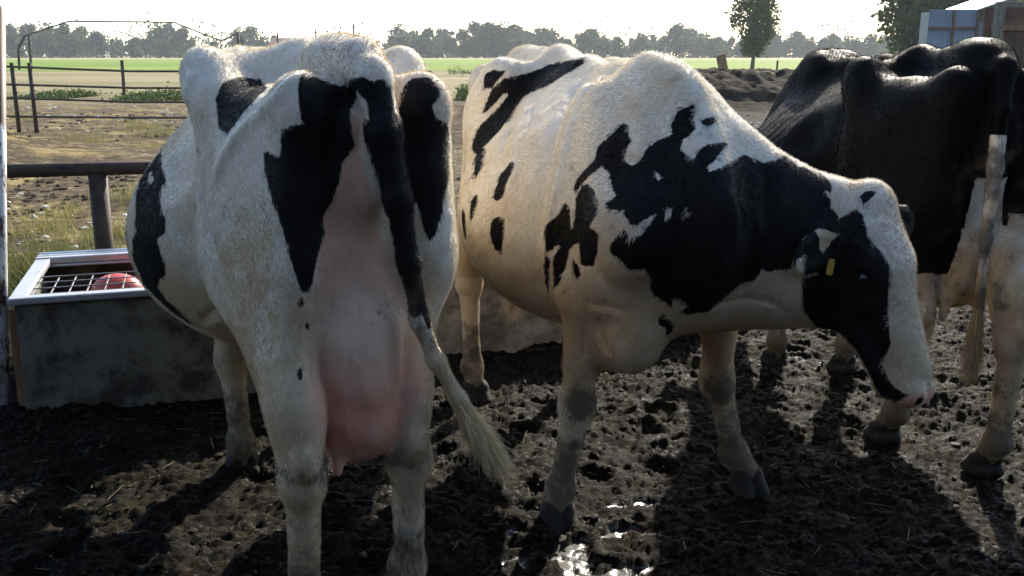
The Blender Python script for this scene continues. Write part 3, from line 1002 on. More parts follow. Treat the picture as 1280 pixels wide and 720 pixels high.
def make_tree(name, height, width, seed, leaf, nleaf, mat, trunk_h, shape="round", nblob=26):
    rng = np.random.default_rng(seed)
    blobs = []
    for i in range(nblob):
        t = rng.uniform(0, 1)
        z = trunk_h + (height - trunk_h) * (.06 + .9 * t)
        if shape == "round": prof = math.sin(math.pi * min(.97, .12 + .85 * t)) ** .6
        elif shape == "egg": prof = math.sin(math.pi * min(.97, .05 + .80 * t ** .9)) ** .8
        elif shape == "slim": prof = math.sin(math.pi * min(.98, .1 + .86 * t)) ** .5
        else: prof = max(.12, 1 - t) ** .8
        R0 = width * .5 * prof
        rb = width * rng.uniform(.12, .20)
        a = rng.uniform(0, 2 * math.pi); rr = max(0, R0 - rb) * math.sqrt(rng.uniform(.1, 1))
        blobs.append((rr * math.cos(a), rr * math.sin(a), z, rb, rb * rng.uniform(.7, 1.2)))
    P = crown_points(rng, nleaf, blobs)
    V, F = leaf_cloud(P, leaf, seed + 5)
    crown = np_mesh("crown", V, F, mat, False)
    bm = bmesh.new()
    r0 = height * .022
    top = height * .85
    pts = [(0, 0, -.2), (r0 * .3, 0, trunk_h * .6), (r0 * rng.normal(), r0 * rng.normal(), trunk_h * 1.3), (r0 * 2 * rng.normal(), r0 * 2 * rng.normal(), top)]
    tube(bm, pts, [r0 * 1.3, r0, r0 * .7, r0 * .12], 8)
    for i in range(9):
        b = blobs[i]
        z0 = trunk_h + (b[2] - trunk_h) * .35
        tube(bm, [(0, 0, z0 * .95), (b[0] * .5, b[1] * .5, z0 * .5 + b[2] * .5), (b[0], b[1], b[2])], [r0 * .45, r0 * .28, r0 * .08], 6)
    me = bpy.data.meshes.new("trunk"); bm.to_mesh(me); bm.free(); me.materials.append(M["bark"])
    return crown, me

def place_tree(name, meshes, loc, rz, s, label, group=None):
    r = empty(name, loc, rz); r.scale = s if isinstance(s, tuple) else (s, s, s)
    tag(r, label, "tree", group)
    for nm, me in zip(("crown", "trunk"), meshes):
        o = bpy.data.objects.new(nm, me); link(o, r)
    return r

# far tree line
FX = CAM_F = 1244.4
def xat(px, Y): return (px - 640) / FX * Y * 0.9736
def hfor(py, Y): return CAM_H + (68 - py) / FX * Y
variants = {}
for i in range(4): variants["round", i] = make_tree("t", 10, 11, 100 + i, .75, 2200, M["leaf_far"], .8, "round", 22)
for i in range(3): variants["slim", i] = make_tree("t", 10, 3.6, 200 + i, .5, 900, M["leaf_far"], .8, "slim", 16)
for i in range(2): variants["cone", i] = make_tree("t", 10, 5, 300 + i, .5, 800, M["leaf_far"], .6, "cone", 18)
line = [(14, 40, 'round'), (40, 37, 'round'), (62, 38, 'round'), (84, 37, 'round'), (104, 42, 'round'), (122, 45, 'round'), (142, 48, 'cone'), (152, 46, 'cone'), (164, 51, 'cone'),
        (180, 53, 'round'), (198, 38, 'round'), (212, 37, 'round'), (230, 43, 'round'), (268, 55, 'round'), (300, 42, 'round'), (316, 40, 'round'), (343, 44, 'cone'), (368, 60, 'round'),
        (410, 62, 'round'), (436, 60, 'round'), (464, 58, 'round'), (482, 54, 'cone'), (500, 39, 'round'), (518, 44, 'round'), (536, 43, 'round'), (553, 42, 'round'), (566, 42, 'slim'), (580, 43, 'round'),
        (594, 37, 'round'), (612, 36, 'round'), (628, 37, 'round'), (644, 38, 'round'), (660, 46, 'round'), (676, 41, 'round'), (690, 43, 'round'), (704, 52, 'cone'), (721, 42, 'cone'), (738, 42, 'round'), (753, 48, 'round'),
        (770, 50, 'round'), (788, 47, 'cone'), (801, 47, 'round'), (816, 43, 'cone'), (828, 45, 'cone'), (846, 39, 'round'), (862, 42, 'round'), (880, 46, 'round'), (898, 50, 'round'), (914, 52, 'round'), (930, 50, 'round'),
        (950, 52, 'round'), (966, 49, 'round'), (980, 50, 'cone'), (994, 45, 'round'), (1012, 52, 'round'), (1024, 48, 'cone'), (1040, 53, 'round'), (1058, 50, 'cone'), (1070, 52, 'round'), (1088, 47, 'round'), (1104, 50, 'round'), (1122, 52, 'cone'), (1140, 56, 'round'), (1160, 52, 'round'), (1190, 50, 'round'), (1230, 52, 'round'), (1268, 54, 'round')]
KL = {"round": "hazy rounded tree in the far line of trees across the field", "slim": "tall slim poplar rising from the far line of trees",
      "cone": "hazy pointed tree in the far line of trees across the field"}
line = line + [(px + random.uniform(5, 13), py + random.uniform(5, 12), 'round') for px, py, k in line if (px < 250 or px > 480) and k == 'round']
line = line + [(px + random.uniform(-5, 5), random.uniform(47, 55), 'round') for px in list(range(488, 1280, 15)) + list(range(16, 240, 26))]
for i, (px, py, kind) in enumerate(line):
    Y = 430 + random.uniform(-30, 50)
    nv = {"round": 4, "slim": 3, "cone": 2}[kind]
    hh = hfor(py, Y)
    s = hh / 9.3
    wx = {"round": random.uniform(.9, 1.25), "slim": 1, "cone": 1.1}[kind]
    place_tree("tree", variants[kind, i % nv], (xat(px, Y), Y, 0), random.uniform(0, 6.28), (s * wx * 1.1, s * wx * 1.1, s), KL[kind], {"round": "rounded trees of the far tree line", "slim": "poplars of the far tree line", "cone": "pointed trees of the far tree line"}[kind])
# undergrowth along the tree line
rng = np.random.default_rng(3)
n = 26000
PX_ = rng.uniform(-330, 330, n); P = np.stack([PX_, 470 + rng.normal(0, 6, n), np.abs(rng.normal(0, 1.0, n)) * (5.6 + 2.2 * vnoise(PX_ * .06, PX_ * 0, PX_ * 0, 2))], 1)
V, F = leaf_cloud(P, 1.3, 4)
o = bpy.data.objects.new("undergrowth", np_mesh("undergrowth", V, F, M["leaf_far"], False)); link(o)
tag(o, "low hazy belt of bushes under the far tree line", "bushes", kind="stuff")

t1 = make_tree("t", 8.8, 7.0, 41, .32, 7500, M["leaf"], 1.5, "egg", 46)
place_tree("tree", t1, (xat(941, 106), 106, 0), .4, 1.0, "egg shaped green tree standing alone in the field right of centre")
t2 = make_tree("t", 9.2, 9.0, 57, .40, 15000, M["leaf"], 1.0, "round", 60)
place_tree("tree", t2, (xat(1176, 78), 78, -1.6), 1.0, 1.22, "large dark tree behind the blue grey sheet metal shed")
place_tree("tree", t1, (xat(1262, 92), 92, 0), 2.0, (.9, .9, .8), "smaller tree at the right edge behind the wooden shelter")

# weeds and dry grass
def tufts(spots, seed, n_per, height, spread, width, mat, name, label, cat):
    rng = np.random.default_rng(seed)
    Vs = []
    for (cx, cy, s) in spots:
        n = int(n_per * s)
        p = np.stack([cx + rng.normal(0, spread * s, n), cy + rng.normal(0, spread * s, n), np.zeros(n)], 1)
        lean = rng.normal(0, .35, (n, 2)); h = height * s * rng.uniform(.4, 1.1, n)
        a = rng.uniform(0, 6.28, n); w = width * rng.uniform(.5, 1.2, n) * (1 + cy * .02)
        dx = np.cos(a) * w; dy = np.sin(a) * w
        m = p + np.stack([lean[:, 0] * h * .4, lean[:, 1] * h * .4, h * .6], 1)
        tp = p + np.stack([lean[:, 0] * h, lean[:, 1] * h, h], 1)
        o = np.stack([dx, dy, 0 * dx], 1)
        Vs.append(np.stack([p - o, p + o, m + o * .7, m - o * .7, m - o * .7, m + o * .7, tp + o * .1, tp - o * .1], 1).reshape(-1, 3))
    V = np.concatenate(Vs); F = np.arange(len(V)).reshape(-1, 4)
    o = bpy.data.objects.new(name, np_mesh(name, V, F, mat, False)); link(o)
    tag(o, label, cat, kind="stuff")
rg = random.Random(5)
sp = [(rg.uniform(-6.5, -1.2), rg.uniform(5.6, 9), rg.uniform(.4, 1.1)) for _ in range(70)] + [(rg.uniform(-16, -1), rg.uniform(9, 24), rg.uniform(.7, 1.7)) for _ in range(60)]
tufts(sp, 1, 130, .17, .16, .0035, M["drygrass"], "dry_grass", "dry yellow grass tufts growing past the pipe rail", "grass")
sp = [(-2.85, 5.9, 1.5), (-2.65, 6.15, 1.4), (-2.95, 6.3, 1.5), (-1.6, 5.8, .7), (-1.75, 6.4, .8)] + [(rg.uniform(-14, -7.8), rg.uniform(32, 35), 2.0) for _ in range(0)]
tufts(sp, 2, 420, .22, .13, .004, M["weed"], "weeds", "yellow green weeds behind the pipe rail near the trough", "weeds")
P = []
for (a, b, Y, hh, nn) in ((155, 228, 33, .24, 2600), (28, 100, 35, .16, 2000), (572, 592, 34, .30, 1200), (560, 800, 78, .4, 2500)):
    x = rng.uniform(xat(a, Y), xat(b, Y), nn := nn * 2)
    P.append(np.stack([x, Y + rng.normal(0, .8, nn), np.abs(rng.normal(0, .45, nn)) * hh * (1 + .6 * vnoise(x * .9, x * 0, x * 0, 6))], 1))
V, F = leaf_cloud(np.concatenate(P), .085, 8)
o = bpy.data.objects.new("scrub", np_mesh("scrub", V, F, M["leaf"], False)); link(o)
tag(o, "low green scrub along the far pipe fence", "scrub", kind="stuff")
# rubble and clods
def pebbles(name, label, cat, spots, mat, seed):
    rng = np.random.default_rng(seed)
    bm = bmesh.new(); bmesh.ops.create_icosphere(bm, subdivisions=1, radius=1)
    bv = np.array([v.co[:] for v in bm.verts]); bf = np.array([[v.index for v in f.verts] for f in bm.faces]); bm.free()
    Vs, Fs = [], []; k = 0
    for (x, y, z, s) in spots:
        q = bv * (1 + rng.normal(0, .16, (len(bv), 1))) * np.array([s * rng.uniform(.7, 1.4), s * rng.uniform(.7, 1.4), s * rng.uniform(.45, .8)])
        a = rng.uniform(0, 6.28); c, s_ = math.cos(a), math.sin(a)
        q = np.stack([q[:, 0] * c - q[:, 1] * s_, q[:, 0] * s_ + q[:, 1] * c, q[:, 2]], 1)
        Vs.append(q + (x, y, z)); Fs.append(bf + k); k += len(bv)
    o = bpy.data.objects.new(name, np_mesh(name, np.concatenate(Vs), np.concatenate(Fs), mat, False)); link(o)
    tag(o, label, cat, kind="stuff")
sp = []
for _ in range(900):
    y = rg.uniform(5.4, 30) if rg.random() < .7 else rg.uniform(5.4, 10); x = rg.uniform(-.62, .35) * y
    sp.append((x, y, float(ground_height(np.array([x]), np.array([y]))[0]), rg.uniform(.008, .03) * (1 + y * .05)))
pebbles("rubble", "pale stones and dry clods scattered beyond the yard", "stones", sp, M["stone"], 3)
sp = []
for _ in range(3000):
    x = rg.uniform(-2.0, 2.6); y = rg.uniform(2.3, 5.6)
    sp.append((x, y, float(0.0), rg.uniform(.003, .009) if rg.random() < .92 else rg.uniform(.009, .02)))
zz = ground_height(np.array([p[0] for p in sp]), np.array([p[1] for p in sp]))
sp = [(p[0], p[1], float(z) + p[3] * .2, p[3]) for p, z in zip(sp, zz)]
sp2 = []
for _ in range(5000):
    y = rg.uniform(5.5, 26) if rg.random() < .5 else rg.uniform(5.5, 12); x = rg.uniform(-.62, .42) * y
    if float(vnoise(np.array([x * .55]), np.array([y * .35]), np.array([.5]), 31)[0]) < -.05 and rg.random() < .85: continue
    sp2.append((x, y, 0, rg.uniform(.010, .035) * (1 + y * .03)))
zz2 = ground_height(np.array([p[0] for p in sp2]), np.array([p[1] for p in sp2]))
M["earth_clod"] = mat_rough("earth_clod", (.020, .015, .010), (.09, .070, .045), 12, .9, .006, .05)
pebbles("earth_clods", "dark dried clods of earth strewn over the dry ground beyond the yard", "earth", [(p[0], p[1], float(z), p[3]) for p, z in zip(sp2, zz2)], M["earth_clod"], 19)
def straw_bits(n, seed):
    rng = np.random.default_rng(seed)
    x = rng.uniform(-1.9, 2.6, n); y = rng.uniform(2.3, 5.4, n); z = ground_height(x, y) + .004
    a = rng.uniform(0, 6.28, n); L_ = rng.uniform(.012, .05, n); w = rng.uniform(.0006, .0014, n)
    d = np.stack([np.cos(a) * L_, np.sin(a) * L_, rng.normal(0, .12, n) * L_], 1); s_ = np.stack([-np.sin(a) * w, np.cos(a) * w, 0 * a], 1); c = np.stack([x, y, z], 1)
    up = np.array((0, 0, .0012))
    V = np.stack([c - d - s_, c + d - s_, c + d + s_, c - d + s_, c - d + up, c + d + up], 1).reshape(-1, 3)
    k = np.arange(n)[:, None] * 6
    F = np.concatenate([k + np.array([[0, 1, 5, 4]]), k + np.array([[3, 4, 5, 2]]), k + np.array([[0, 3, 2, 1]])])
    M["straw"] = mat_rough("straw", (.09, .07, .035), (.26, .21, .11), 30, .8, .001, .2)
    o = bpy.data.objects.new("straw", np_mesh("straw", V, F, M["straw"], False)); link(o); tag(o, "thin broken straws trodden into the mud", "straw", kind="stuff")
straw_bits(550, 12)
M["clod"] = mat_rough("mud_clod", (.003, .0022, .0012), (.030, .022, .011), 30, .7, .003, .08)
pebbles("mud_clods", "small trampled clods of mud and dung covering the yard", "mud", sp, M["clod"], 9)

# ------------------------------------------------------------------ far pipe fence and gate arch
def pipe_obj(name, parent, runs, r, mat, n=8):
    bm = bmesh.new()
    for pts in runs: tube(bm, pts, r, n)
    return bm_obj(name, bm, mat, parent, True)
Y0 = 19.0
fence = empty("pipe_fence", (-6, Y0, 0))
tag(fence, "rusty four rail pipe fence across the dry ground at left", "fence")
xl, xr = -10.4 + 6, 4.5
def zf(py): return CAM_H - (py - 68) / FX * Y0
for (ya, yb) in ((80, 88), (102, 108), (118, 125), (142, 144)):
    dz = (zf(yb) - zf(ya)) / 3.3
    pipe_obj("rail", fence, [[(xl, 0, zf(ya)), (xl + 3.3, 0, zf(yb)), (xr, 0, zf(yb) + .0)]], .020, M["fence"])
for x in (-3.28, -2.95, 1.2, 4.4):
    pipe_obj("post", fence, [[(x - .05, .03, -.1), (x - .05, .03, 1.30)]], .040, M["fence"])
YA = 100
arch = empty("gate_arch", (-30, YA, 0))
tag(arch, "thin bent overhead pipe arch above the fence against the sky", "pipe frame")
def aw(px, py): return (xat(px, YA) + 30, 0, CAM_H + (68 - py) / FX * YA)
pipe_obj("arch_pipe", arch, [[aw(34, 46), aw(60, 38), aw(90, 29), aw(220, 30), aw(277, 52), aw(299, 43)]], .075, M["fence"])
pipe_obj("leg", arch, [[(aw(22, 68)[0], 0, -.1), aw(24, 60), aw(34, 46)]], .13, M["fence"])
pipe_obj("leg", arch, [[(aw(37, 68)[0], 0, -.1), aw(39, 44)]], .13, M["fence"])
pipe_obj("leg", arch, [[(aw(299, 68)[0], 0, -.1), aw(299, 42)]], .15, M["fence"])
pipe_obj("leg", arch, [[(aw(277, 68)[0], 0, -.1), aw(277, 52)]], .07, M["fence"])
for (px, ph, Y, lab) in ((151, 1.25, 36, "short dark stake on the dry ground behind the far fence"), (972, 1.1, 60, "short dark post beside the tan heap right of the lone tree")):
    bm = bmesh.new(); tube(bm, [(0, 0, -.1), (.02, 0, ph)], .06, 7)
    o = bm_obj("stake", bm, M["fence"]); o.location = (xat(px, Y), Y, 0); tag(o, lab, "post")
bm = bmesh.new(); box(bm, (-.28, -.1, -.2), (.28, .1, 1.5)); o = bm_obj("tree_stump", bm, M["wood"], None, False, .04)
o.location = (xat(908, 62), 62, -.0); o.rotation_euler = (0, R(-14), 0); tag(o, "brown leaning stump of a post left of the lone tree", "post")
for px, py, Y, lab in ((303, 47, 120, "leftmost of the four thin utility poles beyond the left cow"), (348, 42, 130, "second from left of the four thin utility poles"), (396, 38, 130, "third from left of the four thin utility poles"), (443, 31, 130, "rightmost and tallest looking of the four thin utility poles")):
    bm = bmesh.new(); hh = hfor(py, Y); tube(bm, [(0, 0, -.2), (0, 0, hh)], [.13, .10], 8); box(bm, (-.28, -.05, hh - .5), (.28, .05, hh - .38))
    o = bm_obj("utility_pole", bm, M["fence"]); o.location = (xat(px, Y), Y, 0); tag(o, lab, "pole")
bm = bmesh.new(); bmesh.ops.create_icosphere(bm, subdivisions=4, radius=1)
for v in bm.verts:
    q = v.co; f_ = 1 + .25 * float(vnoise(np.array([q.x * 3]), np.array([q.y * 3]), np.array([q.z * 3]), 3)[0]); v.co = Vector((q.x * .62 * f_, q.y * .5 * f_, q.z * .30 * f_))
o = bm_obj("straw_heap", bm, M["earth_tan"], None, True); o.location = (xat(952, 29.5), 29.5, .66); tag(o, "small tan heap of old straw on the dark soil bank", "heap")
hut = empty("farm_hut", (xat(372, 200), 200, 0)); tag(hut, "distant low hut with a pinkish roof behind the left cow's back", "building")
bm = bmesh.new(); box(bm, (-4.4, -3, 0), (4.4, 3, 2.9)); bm_obj("wall", bm, M["concrete"], hut)
bm = bmesh.new()
vs = [bm.verts.new(c) for c in ((-4.9, -3.5, 2.9), (4.9, -3.5, 2.9), (4.9, 3.5, 2.9), (-4.9, 3.5, 2.9), (-4.9, 0, 4.6), (4.9, 0, 4.6))]
for f in ((0, 1, 5, 4), (2, 3, 4, 5), (0, 4, 3), (1, 2, 5), (0, 3, 2, 1)): bm.faces.new([vs[i] for i in f])
bm_obj("roof", bm, M["roofred"], hut)

# ------------------------------------------------------------------ sheds at the right
shed = empty("metal_shed", (xat(1197, 42), 42, 0)); tag(shed, "small blue grey sheet metal shed on rusty frame beyond the black cow", "shed")
def sw(px, py, Y=42): return (xat(px, Y) - xat(1197, Y), CAM_H + (68 - py) / FX * Y)
x0, z1 = sw(1157, 15); x1, _ = sw(1217, 15); _, zb = sw(1217, 37); x2, z2 = sw(1240, 29); xm, _ = sw(1187, 15)
def corrugated(name, x0, x1, z0, z1, y, parent, mat):
    nseg = max(8, int((x1 - x0) / .04)); V = []; 
    for i in range(nseg + 1):
        xx = x0 + (x1 - x0) * i / nseg; yy = y + .018 * math.sin(i * math.pi / 2)
        V += [(xx, yy, z0), (xx, yy, z1), (xx, yy + .012, z0), (xx, yy + .012, z1)]
    F = []
    for i in range(nseg):
        a = i * 4; F += [(a, a + 4, a + 5, a + 1), (a + 2, a + 3, a + 7, a + 6), (a + 1, a + 5, a + 7, a + 3)]
    o = bpy.data.objects.new(name, np_mesh(name, V, F, mat)); link(o, parent); return o
corrugated("wall_panel", x0, x1, 0, z1, 0, shed, M["corr"])
corrugated("side_panel", x1 + .04, x2, 0, z2, .25, shed, M["corr"])
bm = bmesh.new()
for xx in (xm, x1): box(bm, (xx - .045, -.10, 0), (xx + .045, -.03, z1 - .02))
box(bm, (x0, -.10, zb - .05), (x1 - .05, -.032, zb + .05)); bm_obj("frame", bm, M["rustframe"], shed)
bm = bmesh.new(); box(bm, (x0 + .02, .05, 0), (x1, .9, z1 - .1)); bm_obj("wall", bm, M["corr"], shed)
bm = bmesh.new(); a = sw(1208, 20); b = sw(1240, 8)
vs = [bm.verts.new(c) for c in ((a[0], .3, a[1]), (b[0] + 1, .3, b[1] + .3), (b[0] + 1, 2.6, b[1] + .5), (a[0], 2.6, a[1] + .2), (a[0], .3, a[1] + .06), (b[0] + 1, .3, b[1] + .36), (b[0] + 1, 2.6, b[1] + .56), (a[0], 2.6, a[1] + .26))]
for f in ((3, 2, 1, 0), (4, 5, 6, 7), (0, 1, 5, 4), (1, 2, 6, 5), (2, 3, 7, 6), (3, 0, 4, 7)): bm.faces.new([vs[i] for i in f])
bm_obj("roof", bm, M["galv"], shed)
YS = 24
shel = empty("wooden_shelter", (xat(1262, YS), YS, 0)); tag(shel, "brown timber framed shelter with dark opening at the right edge", "shelter")
def hw(px, py): return (xat(px, YS) - xat(1262, YS), CAM_H + (68 - py) / FX * YS)
xa, za = hw(1239, 6); xb, _ = hw(1249, 6); _, zc = hw(1249, 13); xe = xa + 2.2
for (p, q) in ((xa, xb), (xe - .2, xe)):
    bm = bmesh.new(); box(bm, (p, -.1, 0), (q, .1, za)); bm_obj("post", bm, M["greywood"], shel, False, .01)
bm = bmesh.new(); box(bm, (xb + .002, -.1, zc), (xe - .202, .1, za)); bm_obj("beam", bm, M["greywood"], shel, False, .01)
bm = bmesh.new(); box(bm, (xa + .03, .6, 0), (xe - .05, .68, za - .12)); bm_obj("back_panel", bm, M["rustframe"], shel)
bm = bmesh.new(); _, zd = hw(1260, 36); box(bm, (xb, .45, zd - .06), (xe - .21, .55, zd + .06)); bm_obj("rail", bm, M["wood"], shel)

# ------------------------------------------------------------------ pipe rail, leaning post, wall
rail = empty("pipe_rail", (-1.7, 5.3, 0)); tag(rail, "thick dark brown pipe rail on a post behind the water trough", "rail")
pipe_obj("rail", rail, [[(-1.9, -.47, .868), (.9, .25, .872)]], .036, M["pipe"], 14)
pipe_obj("post", rail, [[(-.47, -.09, -.1), (-.47, -.09, .845)]], .048, M["pipe"], 14)
pipe_obj("post", rail, [[(.82, .235, -.1), (.82, .235, .845)]], .048, M["pipe"], 14)
bm = bmesh.new(); tube(bm, [(-2.13, 4.28, 1.64), (-2.115, 4.05, .74), (-2.10, 3.86, -.05)], .030, 14)
o = bm_obj("leaning_post", bm, M["peel"], None, True); tag(o, "rusty leaning post with peeling white paint at the left edge", "post")
bm = bmesh.new()
d = Vector((1.86, .55, 0)); L_ = d.length; nn_ = 40
ux = d.normalized(); uy = Vector((-ux.y, ux.x, 0))
Mw = Matrix(((ux.x, uy.x, 0, 0), (ux.y, uy.y, 0, 0), (0, 0, 1, 0), (0, 0, 0, 1)))
box(bm, (0, 0, -.1), (L_, .16, .465), Mw)
bmesh.ops.subdivide_edges(bm, edges=bm.edges[:], cuts=12, use_grid_fill=True)
for v in bm.verts:
    v.co += Vector((0, 0, .012 * float(vnoise(np.array([v.co.x * 6]), np.array([v.co.y * 6]), np.array([v.co.z * 6]), 2)[0])))
    v.co += Vector((.3, 1, 0)) * .010 * float(vnoise(np.array([v.co.x * 9]), np.array([v.co.y * 9]), np.array([v.co.z * 9]), 7)[0])
o = bm_obj("concrete_wall", bm, M["concrete"], None, False, .01); o.location = (-.78, 4.62, 0); tag(o, "low stained concrete feed wall behind the middle cow", "wall")

# ------------------------------------------------------------------ water trough
TA = Vector((-1.96, 3.80, 0)); TB = Vector((-.82, 4.17, 0))
ux = (TB - TA).normalized(); LT = (TB - TA).length; DT = .95
tr = empty("water_trough", TA, math.atan2(ux.y, ux.x)); tag(tr, "dirty grey metal water trough with pale rims at left", "trough")
HT = .52; w = .012
bm = bmesh.new()
box(bm, (0, 0, .02), (LT, w, HT - .03)); box(bm, (0, DT - w, .02), (LT, DT, HT - .03)); box(bm, (0, w + .001, .02), (w, DT - w - .001, HT - .03)); box(bm, (LT - w, w + .001, .02), (LT, DT - w - .001, HT - .03)); box(bm, (w + .001, w + .001, .03), (LT - w - .001, DT - w - .001, .05))
bm_obj("tank", bm, M["tank"], tr)
for nm, lo, hi in (("rim", (-.02, -.02, HT - .03), (LT + .02, .035, HT)), ("rim", (-.02, .036, HT - .032), (.045, DT - .15, HT - .002)), ("rim", (LT - .04, .036, HT - .032), (LT + .02, DT - .15, HT - .002))):
    bm = bmesh.new(); box(bm, lo, hi); bm_obj(nm, bm, M["galv"], tr, False, .006)
bm = bmesh.new()
for k in range(3): box(bm, (-.02, DT - .148 + k * .054, HT - .03), (LT + .02, DT - .108 + k * .054, HT + .004))
box(bm, (-.018, DT - .148, HT - .045), (LT + .018, DT + .0, HT - .031))
bm_obj("ribbed_cover", bm, M["galv"], tr, False, .005)
bm = bmesh.new(); box(bm, (w + .002, w + .002, HT - .22), (LT - w - .002, DT - w - .002, HT - .17)); bm_obj("water", bm, M["water"], tr)
bm = bmesh.new()
for k in range(17): tube(bm, [(.05 + k * (LT - .1) / 16, .034, HT - .022), (.05 + k * (LT - .1) / 16, .44, HT - .022)], .0030, 6)
for k in range(4): tube(bm, [(.045, .09 + k * .115, HT - .014), (LT - .04, .09 + k * .115, HT - .014)], .0030, 6)
bm_obj("wire_grid", bm, M["wire"], tr)
bm = bmesh.new(); bmesh.ops.create_uvsphere(bm, u_segments=24, v_segments=16, radius=.10)
o = bm_obj("float_ball", bm, M["red"], None, True); o.scale = (1.25, 1, .95); o.location = (-1.80, 4.42, HT - .135); tag(o, "dark red float ball floating in the water trough behind the wire grid", "float")
bm = bmesh.new(); box(bm, (-.028, -.02, -.05), (.028, .02, .46)); o = bm_obj("wooden_stake", bm, M["wood"], None, False, .005)
o.location = (-1.985, 3.86, 0); o.rotation_euler = (0, 0, R(8)); tag(o, "short brown wooden board standing against the trough's left corner", "board")

# ------------------------------------------------------------------ unseen timber shell added behind the camera to block sky fill
blocker = empty("sky_blocker", (0, -4.6, 0)); tag(blocker, "dark unseen timber shell added behind the viewer to block sky light", "blocker")
bm = bmesh.new(); box(bm, (-9, -4, 0), (9, -3.9, 3.3)); bm_obj("back_wall", bm, M["wood"], blocker)
for s_ in (-1, 1):
    bm = bmesh.new(); box(bm, (s_ * 9 - .05, -3.899, 0), (s_ * 9 + .05, 2.9, 3.1)); bm_obj("side_wall", bm, M["wood"], blocker)
    for px_ in (3.5, 8.8):
        bm = bmesh.new(); box(bm, (s_ * px_ - .08, 2.7, 0), (s_ * px_ + .08, 2.86, 3.1)); bm_obj("post", bm, M["wood"], blocker)
bm = bmesh.new()
for k in range(2): pass
vs = [bm.verts.new(c) for c in ((-9.3, -4.3, 3.9), (9.3, -4.3, 3.9), (9.3, 3.0, 3.12), (-9.3, 3.0, 3.12), (-9.3, -4.3, 3.98), (9.3, -4.3, 3.98), (9.3, 3.0, 3.2), (-9.3, 3.0, 3.2))]
for f in ((3, 2, 1, 0), (4, 5, 6, 7), (0, 1, 5, 4), (1, 2, 6, 5), (2, 3, 7, 6), (3, 0, 4, 7)): bm.faces.new([vs[i] for i in f])
bm_obj("roof", bm, M["rustframe"], blocker)

# ------------------------------------------------------------------ summer haze
def build_haze():
    m = bpy.data.materials.new("haze_air"); m.use_nodes = True; nt = m.node_tree; nt.nodes.clear()
    o_ = nt.nodes.new("ShaderNodeOutputMaterial"); v = nt.nodes.new("ShaderNodeVolumePrincipled")
    v.inputs["Color"].default_value = (.85, .92, 1.0, 1); v.inputs["Density"].default_value = HAZE
    v.inputs["Anisotropy"].default_value = .3
    nt.links.new(v.outputs[0], o_.inputs["Volume"])
    bm = bmesh.new(); box(bm, (-1500, -80, -3), (1500, 1800, 22)); o = bm_obj("haze", bm, m); tag(o, "pale summer haze over the far fields", "haze", kind="stuff")
HAZE = .00022
build_haze()

def hp_cow2(he, hn, hl):
    half = .044 + .012 * np.sin(he * 9) + .03 * smooth01(he, .30, .46)
    blaze = half - np.abs(hl - .004)
    dn = -.105 + .0 * he
    blaze = np.minimum(blaze, hn - dn)
    return -blaze
def scaled(T, w, d=0.0, x0=.6, x1=1.3):
    return [(x, t, b - (d if x0 - .2 < x < x1 else 0), h * (w if x0 < x < x1 else 1), a) for x, t, b, h, a in T]
COW1 = dict(at=(-0.35, 2.36), heading=90 + 25, lo=(-.32, -.54, -.02), hi=(2.35, .54, 1.56), group="dairy cows standing in the mud yard",
    label="black and white cow seen from behind with big pink udder, beside the metal trough",
    torso=scaled(TORSO, 1.04, .065), ysh=.045, hook=(.52, .285, 1.415), tailhead=(.20, 0, 1.44, .13, .085, .05),
    hind=[dict(s=1, hock=(-.08, .20, .47), foot=(.02, .20, 0)), dict(s=-1, hock=(-.02, -.088, .45), foot=(.06, -.085, 0), stifle=(.4, -.17, .86), ham=(.03, -.150, .95))],
    fore=[dict(s=1, knee=(1.16, .16, .42), foot=(1.12, .15, 0), elbow=(1.28, .2, .8)), dict(s=-1, knee=(1.40, -.15, .42), foot=(1.40, -.14, 0))],
    neck=[(1.42, 0, 1.12, .26), (1.62, 0, 1.03, .20), (1.80, 0, .95, .16), (1.93, 0, .92, .13)],
    head=dict(poll=(1.98, 0, .98), nose=(2.12, 0, .47), face=(1, 0, .3)),
    udder=dict(c=(.110, .034, .70), r=(.235, .126, .262), low=(.090, .036, .590, .200, .130, .160)), vulva=(-.055, .040, 1.275),
    dirt=[((-.10,.19,.50),.08,.85),((-.05,-.07,.47),.08,.85),((.80,.40,.66),.10,.75),((.72,.40,.74),.07,.55),((.02,.2,.28),.12,.7),((.03,-.08,.28),.12,.7),((-.14,-.06,.90),.10,.75),((-.14,-.08,.80),.07,.6)], stainadd=.48,
    tail=[(.10, .0, 1.44, .045), (0.0, .0, 1.44, .045), (-.09, .0, 1.40, .041), (-.13, -.010, 1.28, .037), (-.14, -.035, 1.13, .029), (-.14, -.058, .98, .022), (-.14, -.082, .841, .019), (-.14, -.12, .737, .018), (-.14, -.18, .627, .017), (-.14, -.20, .595, .014)],
    patches=[])
